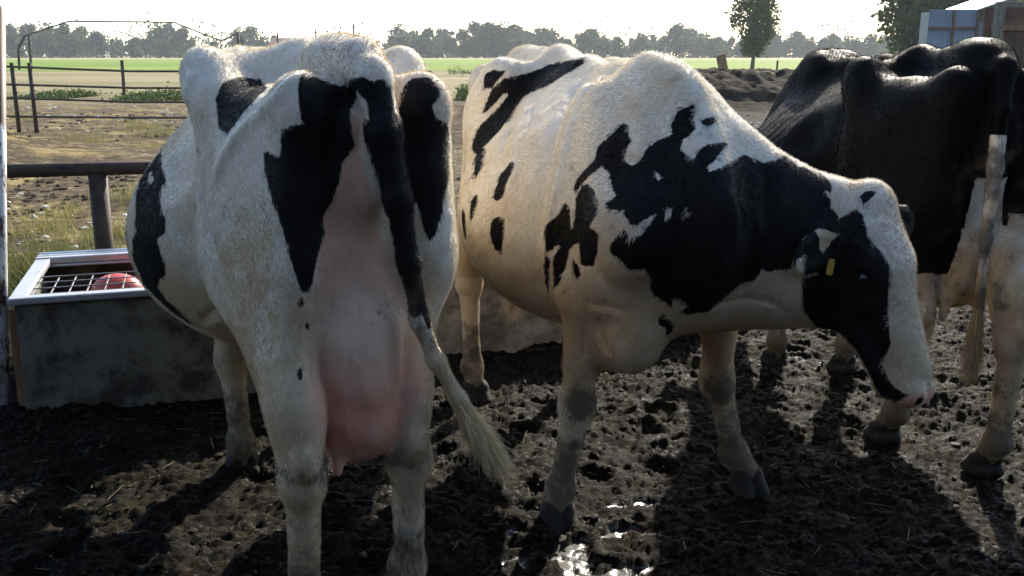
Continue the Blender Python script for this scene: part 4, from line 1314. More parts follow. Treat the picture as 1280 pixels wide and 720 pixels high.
COW2 = dict(at=(0.034, 4.22), heading=-73, lo=(-.25, -.50, -.02), hi=(2.35, .80, 1.56), group="dairy cows standing in the mud yard",
    label="black and white cow turning right with lowered head, white blaze and yellow ear tags",
    hind=[dict(s=1, hock=(.05, .20, .50), foot=(.20, .20, 0)), dict(s=-1, hock=(-.03, -.22, .50), foot=(.06, -.22, 0))],
    fore=[dict(s=1, knee=(1.20, .31, .40), foot=(1.22, .43, 0), blade=(1.34,.09,1.325), shoulder=(1.56, .18, .98), elbow=(1.36, .22, .80)),
          dict(s=-1, knee=(1.30, -.22, .40), foot=(1.285, -.28, 0), blade=(1.34,-.09,1.325), elbow=(1.34,-.20,.80))],
    stainadd=-.22, bladeout=.055, brisket=(1.45, -.12, .68), brisr=(.11, .045, .105),
    dirt=[((1.345,-.22,.41),.085,1.0),((1.25,.31,.39),.10,1.05),((1.22,.36,.28),.07,.8),((1.29,-.26,.22),.1,.6)],
    neck=[(1.40, -.02, 1.075, .245), (1.53, .15, 0.958, .205), (1.60, .28, .908, .165), (1.645, .40, .955, .14)],
    hook=(.50, .225, 1.38), torso=[(x, t, b, w * (.90 if 1.2 < x < 1.3 else 1.0), a) for x, t, b, w, a in scaled(TORSO, 1.09, .0, .6, 1.2)], ysh=-.05, dewlap=[((1.50, .16, .81), (1.62, .34, .84), .10, .075), ((1.62, .34, .83), (1.74, .44, .74), .078, .058)], ear={1: (.28, -.33, .90), -1: (-.02, .02, 1.0)}, earn={1: (.45, .8, .35)}, tags=[(1,.130,(0,0,-.022),.018,.044,(0,0,1)), (1,.130,(.030,.030,-.016),.018,.044,(0,.15,1))],
    head=dict(poll=(1.72, .50, 1.062), nose=(1.98, .59, .555), face=(.90, .45, 0), L=.56),
    udder=dict(c=(.32, .0, .74), r=(.18, .11, .12)),
    tail=[(.03, 0, 1.43, .045), (-.07, 0, 1.38, .034), (-.11, 0, 1.25, .028), (-.12, 0, 1.0, .024), (-.12, 0, .8, .02), (-.11, 0, .6, .016)],
    patches=[], headpat=hp_cow2)
COW3 = dict(at=(1.60, 3.35), heading=96, lo=(-.30, -.52, -.02), hi=(2.55, .52, 1.56), group="dairy cows standing in the mud yard",
    label="mostly black cow seen from behind at the right, white lower hind legs",
    torso=scaled(TORSO, 1.16), hook=(.50,.245,1.385), tailhead=(.12, 0, 1.45, .12, .08, .05),
    hind=[dict(s=1, hock=(.12, .13, .50), foot=(.30, .12, 0)), dict(s=-1, hock=(-.12, -.09, .50), foot=(-.04, -.09, 0))],
    fore=[dict(s=1, knee=(1.30, .20, .42), foot=(1.27, .20, 0)), dict(s=-1, knee=(1.22, -.10, .42), foot=(1.15, -.09, 0))],
    neck=[(1.42, 0, 1.12, .26), (1.65, 0, 1.00, .20), (1.90, 0, .88, .16), (2.05, 0, .84, .13)],
    head=dict(poll=(2.10, 0, .90), nose=(2.28, 0, .40), face=(1, 0, .3)),
    dirt=[((.0,-.1,.75),.16,.55),((-.05,-.1,.45),.15,.6),((.3,.15,.7),.12,.45),((.15,.0,.66),.22,.72),((.0,-.12,.95),.16,.62),((.1,.12,.62),.14,.6),((-.08,-.1,.30),.14,.75),((-.12,.05,1.08),.14,.95),((-.12,.05,.85),.14,.9),((-.12,.05,.65),.12,.9)],  # leg and tail dirt; udder and rear blots also paint in shade
    udder=dict(c=(.20, .0, .70), r=(.19, .11, .15)), strip=0.0, pinkscale=.12,
    tail=[(.05, 0, 1.44, .045), (-.06, 0.02, 1.40, .038), (-.11, 0.045, 1.28, .029), (-.12, 0.05, 1.1, .021), (-.12, .055, .85, .017), (-.11, .045, .62, .015)],
    patches=[])

PATCHES1 = [(1,[-0.95,0.3,0.11],0.12,[[-0.032,0.144,1.407],[-0.025,0.13,1.408],[-0.038,0.114,1.398],[-0.028,0.059,1.379],[-0.086,0.047,1.398],[-0.125,0.031,1.395],[-0.102,0.04,1.369],[-0.061,0.046,1.329],[-0.082,0.05,1.28],[-0.081,0.043,1.249],[-0.063,0.07,1.209],[-0.058,0.077,1.169],[-0.046,0.099,1.109],[-0.048,0.116,1.085],[-0.046,0.113,1.05],[-0.067,0.142,0.981],[-0.07,0.152,0.942],[-0.071,0.166,0.917],[-0.07,0.179,0.922],[-0.064,0.194,0.967],[-0.045,0.204,1.038],[-0.027,0.212,1.083],[-0.009,0.221,1.123],[0.028,0.229,1.191],[0.034,0.228,1.23],[0.015,0.221,1.235],[-0.021,0.205,1.223],[-0.027,0.202,1.24],[-0.041,0.201,1.287],[-0.063,0.184,1.295],[-0.078,0.162,1.301],[-0.08,0.165,1.327],[-0.066,0.165,1.375]]),(1,[-0.98,0.17,0.12],0.1,[[-0.041,-0.088,1.378],[-0.039,-0.115,1.398],[-0.049,-0.149,1.397],[-0.061,-0.17,1.377],[-0.072,-0.169,1.357],[-0.084,-0.142,1.335],[-0.083,-0.148,1.311],[-0.073,-0.172,1.298],[-0.054,-0.191,1.287],[0.072,-0.242,1.249],[0.013,-0.22,1.183],[-0.022,-0.204,1.15],[-0.041,-0.187,1.116],[-0.05,-0.177,1.073],[-0.062,-0.157,1.033],[-0.065,-0.137,1.011],[-0.057,-0.126,1.044],[-0.053,-0.118,1.073],[-0.053,-0.109,1.103],[-0.167,-0.053,1.109],[-0.169,-0.045,1.104],[-0.163,-0.035,1.256]]),(1,[-0.92,0.38,0.04],0.12,[[-0.028,0.059,1.379],[-0.086,0.047,1.398],[-0.125,0.031,1.401],[-0.135,0.016,1.394],[-0.137,-0.007,1.397],[-0.127,-0.032,1.381],[-0.051,-0.069,1.32],[-0.162,-0.035,1.239],[-0.159,0.001,1.222],[-0.148,0.019,1.248],[-0.139,0.027,1.309],[-0.128,0.028,1.354],[-0.111,0.037,1.364],[-0.104,0.042,1.378]]),(1,[-0.91,0.3,0.29],0.1,[[0.337,0.278,1.344],[0.371,0.257,1.377],[0.43,0.2,1.391],[0.465,0.141,1.386],[0.192,0.179,1.371],[0.148,0.219,1.343],[0.155,0.254,1.302],[0.193,0.28,1.265],[0.261,0.289,1.274]]),(1,[-0.91,0.39,0.15],0.16,[[1.121,0.314,1.177],[1.12,0.334,1.155],[1.009,0.351,1.148],[0.879,0.365,1.134],[0.773,0.368,1.093],[0.739,0.376,1.065],[0.771,0.38,1.08],[0.736,0.394,1.04],[0.686,0.388,0.989],[0.686,0.391,0.95],[0.727,0.412,0.931],[0.718,0.397,0.85],[0.731,0.395,0.821],[0.779,0.41,0.796],[0.815,0.413,0.767],[0.823,0.395,0.728],[0.809,0.362,0.693],[0.842,0.332,0.645],[0.862,0.322,0.628],[0.862,0.341,0.644],[0.882,0.383,0.682],[0.902,0.414,0.717],[0.917,0.428,0.736],[0.945,0.441,0.754],[0.921,0.453,0.792],[0.94,0.466,0.832],[0.909,0.467,0.9],[0.852,0.456,0.933],[0.898,0.449,0.998],[1.015,0.424,1.052],[1.089,0.402,1.077],[1.069,0.373,1.118],[1.064,0.342,1.154]]),(1,[-0.97,0.2,0.15],0.05,[[-0.068,0.177,0.895],[-0.067,0.178,0.886],[-0.066,0.184,0.882],[-0.065,0.188,0.884],[-0.065,0.191,0.895],[-0.067,0.188,0.904],[-0.069,0.183,0.909],[-0.069,0.177,0.905]]),(1,[-0.98,0.13,0.16],0.05,[[-0.07,0.151,0.945],[-0.07,0.152,0.932],[-0.071,0.158,0.929],[-0.072,0.163,0.936],[-0.071,0.166,0.947],[-0.071,0.162,0.96],[-0.07,0.157,0.962],[-0.07,0.151,0.956]]),(1,[-0.97,0.14,0.2],0.05,[[-0.065,0.162,0.837],[-0.065,0.165,0.831],[-0.066,0.169,0.83],[-0.066,0.174,0.833],[-0.066,0.174,0.838],[-0.065,0.172,0.844],[-0.065,0.168,0.844],[-0.065,0.165,0.842]]),(1,[-0.91,0.15,0.39],0.05,[[-0.097,0.193,0.733],[-0.105,0.196,0.726],[-0.108,0.201,0.721],[-0.105,0.204,0.726],[-0.096,0.204,0.735],[-0.09,0.2,0.743],[-0.088,0.195,0.748],[-0.09,0.191,0.742]]),(-1,[-0.89,0.36,0.29],0.05,[[0.855,0.395,1.092],[0.844,0.399,1.083],[0.848,0.404,1.075],[0.875,0.407,1.078],[0.924,0.403,1.085],[0.941,0.398,1.095],[0.943,0.393,1.102],[0.91,0.392,1.098]])]
RIDGES1 = [(0.0035,0.006,[[-0.097,0.086,0.849],[-0.11,0.085,0.775],[-0.092,0.098,0.693],[-0.092,0.09,0.612],[-0.082,0.097,0.559]]),(0.0035,0.006,[[-0.117,0.004,0.825],[-0.124,0.016,0.75],[-0.114,-0.0,0.666],[-0.109,0.021,0.586]]),(0.003,0.005,[[-0.11,0.085,0.775],[-0.121,0.059,0.732],[-0.119,0.049,0.655]]),(0.003,0.005,[[-0.073,0.121,0.77],[-0.056,0.127,0.686],[-0.064,0.121,0.617]]),(-0.004,0.01,[[-0.059,0.032,0.97],[-0.111,0.055,0.849],[-0.119,0.063,0.716],[-0.103,0.065,0.571]]),(0.003,0.008,[[-0.044,0.072,1.028],[-0.058,0.086,0.956],[-0.07,0.1,0.883]]),(0.003,0.008,[[-0.039,-0.011,1.021],[-0.052,-0.017,0.935],[-0.093,-0.013,0.866]]),(0.012,0.018,[[-0.012,0.114,1.408],[-0.048,0.16,1.395],[-0.028,0.205,1.357],[0.084,0.234,1.306],[0.142,0.268,1.258],[0.215,0.298,1.19],[0.301,0.315,1.112]]),(-0.012,0.022,[[0.32,0.317,1.161],[0.357,0.328,1.086],[0.332,0.325,1.006],[0.268,0.312,0.933],[0.185,0.299,0.856],[0.137,0.288,0.795]]),(0.008,0.016,[[0.452,0.316,1.416],[0.443,0.329,1.366],[0.873,0.293,1.211]]),(-0.007,0.014,[[0.744,0.306,0.674],[0.635,0.277,0.729],[0.176,0.298,0.848]]),(0.006,0.012,[[0.801,0.296,0.634],[0.67,0.259,0.682],[0.152,0.292,0.816]]),(-0.006,0.012,[[-0.069,0.147,0.963],[-0.064,0.155,0.849],[-0.079,0.162,0.737],[-0.133,0.172,0.639]]),(0.006,0.012,[[-0.019,-0.21,1.082],[-0.067,-0.173,0.973]]),(-0.005,0.01,[[-0.14,0.222,0.571],[-0.156,0.217,0.517],[-0.126,0.207,0.423]]),(0.005,0.01,[[-0.148,0.2,0.57],[-0.159,0.192,0.514],[-0.128,0.188,0.431]])]
PATCHES2 = [(1,[0.89,-0.44,0.08],0.1,[[0.502,-0.294,1.361],[0.499,-0.287,1.383],[0.529,-0.272,1.395],[0.568,-0.233,1.395],[0.565,-0.247,1.373],[0.536,-0.277,1.333],[0.508,-0.296,1.33]]),(1,[0.86,-0.48,0.17],0.12,[[0.485,-0.297,1.241],[0.52,-0.285,1.302],[0.546,-0.268,1.339],[0.567,-0.242,1.367],[0.572,-0.201,1.376],[0.571,-0.156,1.384],[0.607,-0.088,1.414],[0.726,-0.044,1.432],[0.852,-0.037,1.43],[0.864,-0.048,1.419],[0.824,-0.103,1.383],[0.814,-0.159,1.346],[0.745,-0.207,1.315],[0.759,-0.253,1.274],[0.822,-0.292,1.238],[0.689,-0.29,1.189],[0.608,-0.299,1.155],[0.893,-0.395,1.142],[0.968,-0.427,1.106],[0.977,-0.454,1.07],[0.921,-0.444,1.081],[0.848,-0.419,1.112],[0.458,-0.324,1.1],[0.445,-0.326,1.111],[0.451,-0.321,1.143],[0.461,-0.315,1.173],[0.485,-0.3,1.203],[0.507,-0.282,1.227],[0.547,-0.248,1.272],[0.567,-0.221,1.311],[0.562,-0.231,1.317],[0.538,-0.26,1.283],[0.501,-0.286,1.247]]),(1,[0.86,-0.45,0.23],0.08,[[1.129,-0.383,1.134],[1.15,-0.38,1.128],[1.163,-0.391,1.104],[1.167,-0.407,1.071],[1.169,-0.423,1.031],[1.151,-0.438,1.019],[1.138,-0.444,1.028],[1.131,-0.432,1.06],[1.119,-0.418,1.092]]),(1,[0.89,-0.44,0.12],0.08,[[1.172,-0.434,0.976],[1.189,-0.422,0.968],[1.19,-0.422,0.927],[1.176,-0.428,0.871],[1.155,-0.445,0.868],[1.152,-0.454,0.902],[1.151,-0.456,0.934],[1.157,-0.448,0.967]]),(1,[0.85,-0.49,0.2],0.08,[[1.059,-0.473,1.03],[1.083,-0.475,1.009],[1.078,-0.489,0.967],[1.071,-0.495,0.946],[1.055,-0.496,0.971],[1.041,-0.487,1.011]]),(1,[0.87,-0.46,0.19],0.14,[[1.479,-0.169,1.269],[1.498,-0.161,1.264],[1.512,-0.167,1.241],[1.53,-0.164,1.225],[1.531,-0.178,1.202],[1.54,-0.191,1.173],[1.569,-0.179,1.161],[1.578,-0.165,1.168],[1.575,-0.144,1.199],[1.578,-0.121,1.222],[1.599,-0.08,1.245],[1.58,-0.075,1.274],[1.577,-0.053,1.303],[1.587,-0.012,1.324],[1.601,-0.011,1.309],[1.616,-0.029,1.281],[1.637,-0.027,1.26],[1.636,-0.047,1.243],[1.632,-0.063,1.231],[1.64,-0.073,1.209],[1.671,-0.062,1.188],[1.682,-0.054,1.185],[1.673,-0.039,1.211],[1.677,-0.016,1.221],[1.676,0.01,1.224],[1.661,0.051,1.222],[1.696,0.012,1.201],[1.712,-0.007,1.182],[1.712,-0.034,1.169],[1.724,-0.031,1.156],[1.727,-0.003,1.165],[1.652,0.108,1.19],[1.659,0.165,1.168],[1.65,0.207,1.172],[1.631,0.243,1.178],[1.651,0.275,1.154],[1.656,0.351,1.131],[1.699,0.355,1.103],[1.733,0.331,1.052],[1.752,0.345,1.024],[1.766,0.331,0.988],[1.764,0.297,0.967],[1.778,0.242,0.936],[1.785,0.204,0.923],[1.735,0.224,0.885],[1.723,0.182,0.885],[1.714,0.161,0.876],[1.712,0.147,0.885],[1.698,0.131,0.852],[1.692,0.1,0.846],[1.684,0.072,0.822],[1.667,0.045,0.788],[1.645,0.031,0.761],[1.641,-0.001,0.758],[1.631,-0.03,0.751],[1.643,-0.051,0.772],[1.655,-0.036,0.78],[1.664,-0.068,0.809],[1.652,-0.083,0.808],[1.633,-0.08,0.778],[1.627,-0.097,0.789],[1.617,-0.127,0.814],[1.624,-0.142,0.836],[1.647,-0.152,0.866],[1.673,-0.181,0.9],[1.661,-0.219,0.898],[1.656,-0.243,0.922],[1.633,-0.265,0.942],[1.637,-0.267,0.96],[1.66,-0.253,0.993],[1.669,-0.241,1.009],[1.682,-0.231,0.996],[1.68,-0.236,0.973],[1.692,-0.218,0.991],[1.697,-0.202,1.001],[1.691,-0.169,1.036],[1.687,-0.161,1.046],[1.689,-0.179,1.041],[1.69,-0.206,1.023],[1.677,-0.229,1.018],[1.655,-0.236,1.045],[1.648,-0.234,1.056],[1.64,-0.246,1.049],[1.607,-0.264,1.054],[1.591,-0.262,1.066],[1.601,-0.244,1.08],[1.597,-0.234,1.091],[1.565,-0.237,1.107],[1.531,-0.228,1.137],[1.504,-0.236,1.149],[1.501,-0.232,1.157],[1.463,-0.266,1.119],[1.441,-0.276,1.093],[1.424,-0.286,1.071],[1.409,-0.288,1.089],[1.436,-0.268,1.134],[1.467,-0.245,1.17],[1.455,-0.236,1.197],[1.464,-0.21,1.228],[1.471,-0.192,1.245]]),(1,[0.81,-0.57,0.15],0.1,[[1.471,-0.269,1.105],[1.527,-0.267,1.09],[1.572,-0.275,1.06],[1.588,-0.283,1.039],[1.57,-0.299,1.002],[1.585,-0.295,0.998],[1.605,-0.287,0.986],[1.593,-0.281,0.942],[1.534,-0.27,0.886],[1.502,-0.277,0.878],[1.474,-0.285,0.875],[1.468,-0.289,0.942],[1.43,-0.3,0.915],[1.405,-0.305,0.853],[1.359,-0.307,0.798],[1.306,-0.306,0.769],[1.346,-0.321,0.882],[1.391,-0.312,0.916],[1.371,-0.317,0.915],[1.317,-0.328,0.884],[1.316,-0.336,0.956],[1.348,-0.325,0.988],[1.376,-0.315,1.004],[1.392,-0.305,1.045],[1.416,-0.297,1.027],[1.424,-0.299,0.978],[1.434,-0.295,0.973],[1.44,-0.289,1.012],[1.43,-0.285,1.06],[1.449,-0.274,1.094]]),(1,[0.84,-0.54,0.08],0.06,[[1.308,-0.33,0.878],[1.326,-0.323,0.866],[1.313,-0.318,0.823],[1.241,-0.298,0.724],[1.269,-0.318,0.786],[1.286,-0.327,0.83]]),(1,[0.82,-0.56,0.11],0.06,[[1.441,-0.297,0.89],[1.466,-0.287,0.871],[1.47,-0.28,0.846],[1.447,-0.286,0.832],[1.44,-0.293,0.854]]),(1,[0.91,-0.34,0.25],0.08,[[1.625,-0.011,1.281],[1.614,0.035,1.288],[1.631,0.027,1.273],[1.644,-0.001,1.262],[1.635,-0.013,1.27]]),(1,[0.93,-0.37,0.05],0.08,[[1.6,-0.101,0.74],[1.613,-0.089,0.753],[1.604,-0.057,0.724],[1.573,-0.042,0.686],[1.574,-0.06,0.681],[1.595,-0.076,0.711],[1.596,-0.096,0.722]]),(-1,[0.89,-0.41,0.2],0.05,[[1.692,-0.113,1.065],[1.685,-0.135,1.059],[1.695,-0.138,1.029],[1.696,-0.121,1.041]]),(-1,[0.85,-0.46,0.25],0.05,[[1.62,-0.135,1.15],[1.644,-0.123,1.135],[1.641,-0.139,1.123]]),(-1,[0.84,-0.52,0.15],0.04,[[1.716,-0.088,1.059],[1.729,-0.077,1.053],[1.713,-0.095,1.041]]),(1,[0.78,-0.61,0.14],0.16,[[1.753,0.337,1.018],[1.755,0.396,1.044],[1.767,0.414,1.031],[1.794,0.409,0.98],[1.826,0.449,0.924],[1.836,0.46,0.887],[1.835,0.462,0.778],[1.842,0.466,0.73],[1.85,0.47,0.683],[1.828,0.464,0.627],[1.854,0.472,0.581],[1.89,0.479,0.568],[1.917,0.49,0.562],[1.871,0.488,0.528],[1.816,0.479,0.527],[1.783,0.434,0.628],[1.748,0.419,0.665],[1.733,0.407,0.684],[1.758,0.424,0.653],[1.725,0.405,0.687],[1.67,0.359,0.695],[1.702,0.29,0.758],[1.733,0.254,0.838],[1.786,0.222,0.928],[1.78,0.244,0.956],[1.766,0.282,0.99]]),(-1,[0.88,-0.47,0.02],0.1,[[1.788,0.222,0.911],[1.732,0.26,0.831],[1.699,0.295,0.752],[1.661,0.354,0.693],[1.665,0.348,0.696],[1.648,0.334,0.691],[1.637,0.313,0.69],[1.668,0.2,0.745],[1.658,0.142,0.763],[1.662,0.089,0.786],[1.684,0.111,0.826],[1.696,0.14,0.84],[1.713,0.165,0.867],[1.736,0.229,0.88]]),(-1,[0.86,-0.44,0.26],0.1,[[1.739,0.42,1.075],[1.745,0.475,1.087],[1.719,0.543,1.072],[1.791,0.517,0.982],[1.829,0.526,0.89],[1.836,0.465,0.888],[1.826,0.449,0.924],[1.8,0.421,0.971],[1.773,0.411,1.017]]),(1,[0.81,-0.51,0.29],0.04,[[1.737,0.416,1.075],[1.734,0.445,1.091],[1.745,0.468,1.087],[1.751,0.447,1.073],[1.756,0.415,1.052]]),(-1,[0.84,-0.47,0.26],0.05,[[1.705,0.321,1.092],[1.719,0.356,1.081],[1.736,0.388,1.067],[1.755,0.396,1.044],[1.749,0.366,1.04],[1.734,0.345,1.056]]),(-1,[0.86,-0.45,0.22],0.04,[[1.759,0.269,0.994],[1.762,0.296,0.995],[1.77,0.346,0.983],[1.766,0.321,0.966],[1.763,0.301,0.932],[1.763,0.291,0.937],[1.769,0.282,0.971]])]  # last white patch paints the lit highlight on the ear's upper hair
RIDGES2 = [(0.014,0.02,[[1.342,-0.117,1.397],[1.118,-0.089,1.379],[1.256,-0.2,1.337],[1.274,-0.24,1.264],[1.326,-0.285,1.166],[1.35,-0.314,1.067],[1.341,-0.327,0.962],[1.313,-0.324,0.849],[1.271,-0.303,0.754]]),(-0.013,0.026,[[0.992,-0.058,1.401],[1.03,-0.145,1.342],[1.176,-0.244,1.263],[1.264,-0.305,1.161],[1.29,-0.335,1.06],[1.284,-0.349,0.941],[1.255,-0.344,0.827]]),(-0.006,0.016,[[1.443,-0.266,0.774],[1.478,-0.238,0.766],[1.523,-0.208,0.765],[1.569,-0.168,0.76]]),(0.003,0.014,[[1.437,-0.254,0.739],[1.484,-0.216,0.733],[1.543,-0.18,0.731]]),(-0.007,0.012,[[1.457,-0.229,0.72],[1.463,-0.213,0.661],[1.478,-0.198,0.604]]),(0.003,0.016,[[1.503,-0.199,0.718],[1.516,-0.185,0.65],[1.521,-0.161,0.589]]),(-0.008,0.012,[[1.62,-0.026,0.739],[1.658,0.031,0.776],[1.669,0.109,0.795],[1.692,0.183,0.791],[1.691,0.262,0.748]]),(0.003,0.014,[[1.57,0.026,0.689],[1.62,0.078,0.731],[1.655,0.144,0.758],[1.671,0.211,0.743]]),(-0.005,0.012,[[0.601,-0.175,1.335],[0.842,-0.293,1.239],[1.062,-0.391,1.145],[1.145,-0.431,1.045]]),(-0.005,0.012,[[0.826,-0.199,1.316],[1.071,-0.311,1.217],[1.187,-0.373,1.108],[1.216,-0.395,0.993]]),(0.004,0.012,[[0.74,-0.193,1.326],[0.969,-0.305,1.227],[1.14,-0.384,1.128],[1.187,-0.414,1.021]]),(-0.006,0.013,[[1.67,0.099,1.167],[1.752,0.045,1.084],[1.727,0.089,0.972]]),(-0.005,0.012,[[1.674,0.17,1.143],[1.713,0.148,1.053],[1.728,0.17,0.946]]),(0.005,0.012,[[1.669,0.136,1.155],[1.709,0.111,1.065],[1.719,0.131,0.958]]),(-0.006,0.01,[[1.781,0.417,0.752],[1.796,0.437,0.698],[1.823,0.461,0.646]]),(0.006,0.012,[[1.777,0.368,0.966],[1.8,0.399,0.942],[1.827,0.422,0.907]]),(-0.006,0.014,[[1.759,0.392,0.783],[1.727,0.38,0.73]]),(0.006,0.01,[[1.344,-0.267,0.633],[1.347,-0.257,0.546],[1.342,-0.251,0.48]]),(-0.005,0.01,[[1.403,-0.249,0.672],[1.38,-0.234,0.566]])]

# ------------------------------------------------------------------ the cows
COW1["patches"] = PATCHES1; COW2["patches"] = PATCHES2; COW1["ridges"] = RIDGES1; COW2["ridges"] = RIDGES2
def tail_dist(V, tail):
    d = np.full(len(V), 9.0)
    for p, q in zip(tail, tail[1:]):
        a = np.array(p[:3]); b = np.array(q[:3]); ab = b - a
        t = np.clip(((V - a) @ ab) / ab.dot(ab), 0, 1)
        dd = np.linalg.norm(V - a - t[:, None] * ab, axis=1) - (p[3] + (q[3] - p[3]) * t)
        d = np.minimum(d, dd)
    return d
def post1(V, sd):
    t = tail_dist(V, COW1["tail"][3:])
    on = np.where(V[:, 0] < -.085, .014 - t, -1.0)
    zz_ = (V[:, 2] - .84) * .35 + .012 * vnoise(V[:, 0] * 30, V[:, 1] * 40, V[:, 2] * 12, 3)
    sd = np.maximum(sd, np.minimum(on, zz_))
    return np.where((on > 0) & (zz_ < 0), np.minimum(sd, zz_), sd)
def post3(V, sd):
    x, y, z = V.T
    lim = np.where(x < .45, .86 - .25 * smooth01(x, .1, .4), np.where(x < 1.05, .40, .50))
    lim = lim + .05 * vnoise(x * 7, y * 7, z * 7, 4)
    lim = np.where((x < .6) & (y > .07), .70 + .10 * vnoise(x * 6, y * 6, z * 6, 14), lim)
    lim = np.where((x < .2) & (y < -.08), .93, lim); lim = np.where((x < .1) & (np.abs(y) < .06), 1.05, lim)
    s = (z - lim) * .8
    t = tail_dist(V, COW3["tail"][2:])
    on = np.where(x < -.075, .014 - t, -1.0)
    return np.where(on > -.004, np.where(z < 1.20, np.minimum(s, z - 1.20 - on * .0), s), s)
def hp_black(he, hn, hl):
    return .05 - .0 * he
def hp_left(he, hn, hl): ...
COW1["post"] = post1; COW3["post"] = post3
for c_ in (COW1, COW2, COW3):
    c_["tailfn"] = (lambda V, t=c_["tail"][3:]: np.where(V[:, 0] < -.06, tail_dist(V, t), 1.0))
COW1["headpat"] = hp_cow2; COW3["headpat"] = hp_black
COW2["mirror_head"] = True; COW2["headpat"] = None
def fur(root, V, N, Q, me_attrs, P, n, length, seed):
    rng = np.random.default_rng(seed)
    A = V[Q[:, 1]] - V[Q[:, 0]]; B = V[Q[:, 3]] - V[Q[:, 0]]
    area = np.linalg.norm(np.cross(A, B), axis=1)
    # only hide a viewer near the photograph can see needs dense hair
    f = rng.choice(len(Q), n, p=area / area.sum())
    u, v = rng.random(n)[:, None], rng.random(n)[:, None]
    q = Q[f]
    W = [(1 - u) * (1 - v), u * (1 - v), u * v, (1 - u) * v]
    def interp(D):
        D = D if D.ndim > 1 else D[:, None]
        return sum(w * D[q[:, i]] for i, w in enumerate(W))
    p = interp(V); nr = interp(N); nr /= np.linalg.norm(nr, axis=1, keepdims=True)
    patch = interp(me_attrs["patch"])[:, 0]; pink = interp(me_attrs["pink"])[:, 0]; dirt = interp(me_attrs["dirt"])[:, 0]
    keep = ((pink < rng.uniform(.05, .5, n)) | ((p[:, 2] > .84) & (rng.random(n) < .5)) | (rng.random(n) < .03)) & (p[:, 2] > .06)
    p, nr, patch, pink, dirt = p[keep], nr[keep], patch[keep], pink[keep], dirt[keep]
    n = len(p)
    flow = np.tile(np.array((-.55, 0, -.85)), (n, 1)) + .5 * np.stack([vnoise(p[:, 0] * 4, p[:, 1] * 4, p[:, 2] * 4, k) for k in (31, 32, 33)], 1)
    flow -= nr * (flow * nr).sum(1, keepdims=True)
    flow /= np.linalg.norm(flow, axis=1, keepdims=True) + 1e-6
    D = flow + nr * .38 + rng.normal(0, .16, (n, 3)); D /= np.linalg.norm(D, axis=1, keepdims=True)
    ln = length * rng.uniform(.5, 1.2, n)
    ln = ln * (1 + 1.0 * np.exp(-((p[:, 1] - 0) / .05) ** 2) * (p[:, 2] > 1.3) * (p[:, 0] > 1.0))
    ln = ln[:, None]
    seg = 2
    C = np.zeros((n, 3, 3), np.float32)
    C[:, 0] = p - nr * .001; C[:, 1] = p + D * ln * .5; C[:, 2] = p + (D * .85 + flow * .25) * ln
    hc = bpy.data.hair_curves.new("hair"); hc.add_curves([3] * n)
    hc.position_data.foreach_set("vector", C.reshape(-1))
    rad = np.tile(np.array([.00042, .00034, .00012], np.float32), n)
    a = hc.attributes.get("radius") or hc.attributes.new("radius", 'FLOAT', 'POINT'); a.data.foreach_set("value", rad)
    edge = patch + .010 * vnoise(p[:, 0] * 45, p[:, 1] * 45, p[:, 2] * 16, 3) + rng.normal(0, .0015, n)
    blk = (edge > 0)[:, None]
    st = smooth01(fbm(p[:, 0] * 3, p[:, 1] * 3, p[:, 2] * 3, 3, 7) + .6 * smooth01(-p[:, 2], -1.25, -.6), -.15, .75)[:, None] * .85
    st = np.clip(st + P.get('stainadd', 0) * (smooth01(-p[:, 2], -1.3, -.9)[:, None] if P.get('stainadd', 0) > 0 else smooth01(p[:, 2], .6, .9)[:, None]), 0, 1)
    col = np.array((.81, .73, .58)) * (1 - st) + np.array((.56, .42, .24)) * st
    bl = smooth01(fbm(p[:, 0] * 15, p[:, 1] * 15, p[:, 2] * 15, 3, 13), .55, .85)[:, None] * .5
    col = col * (1 - bl) + np.array((.24, .18, .11)) * bl
    pk_ = np.clip(pink, 0, 1)[:, None] * .8
    col = col * (1 - pk_) + np.array((.62, .44, .32)) * pk_
    col = np.where(blk, np.array((.0038, .0034, .0036)) * P.get('blackmul', 1.0) * rng.uniform(.6, 1.7, (n, 1)), col * rng.uniform(.85, 1.05, (n, 1)))
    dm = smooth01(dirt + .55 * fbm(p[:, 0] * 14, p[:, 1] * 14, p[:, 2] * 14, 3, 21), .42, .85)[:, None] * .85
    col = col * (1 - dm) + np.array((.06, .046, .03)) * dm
    ca = hc.attributes.new("hair_col", 'FLOAT_COLOR', 'CURVE')
    ca.data.foreach_set("color", np.concatenate([col, np.ones((n, 1))], 1).astype(np.float32).ravel())
    hc.materials.append(P.get("furmat") or M["fur"])
    o = bpy.data.objects.new("hair", hc); link(o, root)

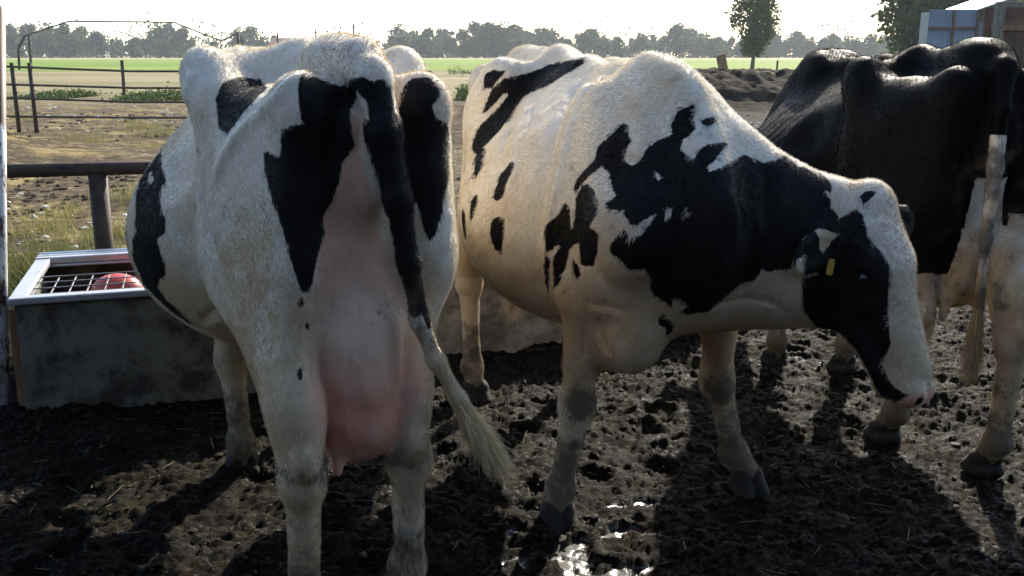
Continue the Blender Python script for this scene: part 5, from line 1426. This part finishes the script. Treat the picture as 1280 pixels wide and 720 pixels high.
def tassel(root, at, dirn, n, length, spread, cols, seed, name="tail_switch"):
    rng = np.random.default_rng(seed)
    at = np.array(at); dirn = unit(dirn)
    t0 = rng.uniform(-.08, .05, n)
    off = rng.normal(0, 1, (n, 3)); off /= np.linalg.norm(off, axis=1, keepdims=True); off *= (spread * rng.uniform(0, 1, n) ** .5)[:, None]
    root_p = at + dirn * t0[:, None] + off * .45
    D = dirn + off * 2.2 + rng.normal(0, .07, (n, 3)); D /= np.linalg.norm(D, axis=1, keepdims=True)
    L_ = length * rng.uniform(.65, 1.1, n)[:, None]
    hc = bpy.data.hair_curves.new(name); hc.add_curves([5] * n)
    C = np.zeros((n, 5, 3), np.float32)
    cl = rng.normal(0, .012, (n, 3))
    for i in range(5):
        t = i / 4
        C[:, i] = root_p + D * L_ * t - off * t * t * 1.1 + cl * t * t + np.array((0, 0, -.02)) * t * t
    hc.position_data.foreach_set("vector", C.reshape(-1))
    rad = np.tile(np.array([.0006, .0006, .00055, .0004, .0002], np.float32), n)
    a = hc.attributes.get("radius") or hc.attributes.new("radius", 'FLOAT', 'POINT'); a.data.foreach_set("value", rad)
    k = rng.integers(0, len(cols), n); col = np.array(cols)[k] * rng.uniform(.75, 1.15, (n, 1))
    ca = hc.attributes.new("hair_col", 'FLOAT_COLOR', 'CURVE')
    ca.data.foreach_set("color", np.concatenate([col, np.ones((n, 1))], 1).astype(np.float32).ravel())
    hc.materials.append(M["fur"])
    o = bpy.data.objects.new(name, hc); link(o, root)

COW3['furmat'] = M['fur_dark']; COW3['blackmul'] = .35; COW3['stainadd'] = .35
for i, (C_, nf, h_) in enumerate(((COW1, 330000, .0075), (COW2, 330000, .0065), (COW3, 260000, .009))):
    C_["mat"] = M["coat_dark"] if C_ is COW3 else M["coat"]
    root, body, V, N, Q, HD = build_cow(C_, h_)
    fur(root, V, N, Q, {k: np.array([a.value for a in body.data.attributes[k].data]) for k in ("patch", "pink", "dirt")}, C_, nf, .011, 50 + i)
    C_["root"] = root; C_["HD"] = HD
tassel(COW1["root"], (-.14, -.190, .605), (0, -.50, -.80), 7500, .155, .036, [(.78, .60, .33), (.68, .50, .25), (.82, .68, .44)], 5)
tassel(COW2["root"], (-.11, 0, .60), (0, 0, -1), 1500, .25, .03, [(.5, .42, .3), (.3, .25, .2)], 6)
tassel(COW3["root"], (-.11, .045, .60), (.05, 0, -1), 2200, .17, .028, [(.50, .36, .18), (.40, .29, .15)], 7)
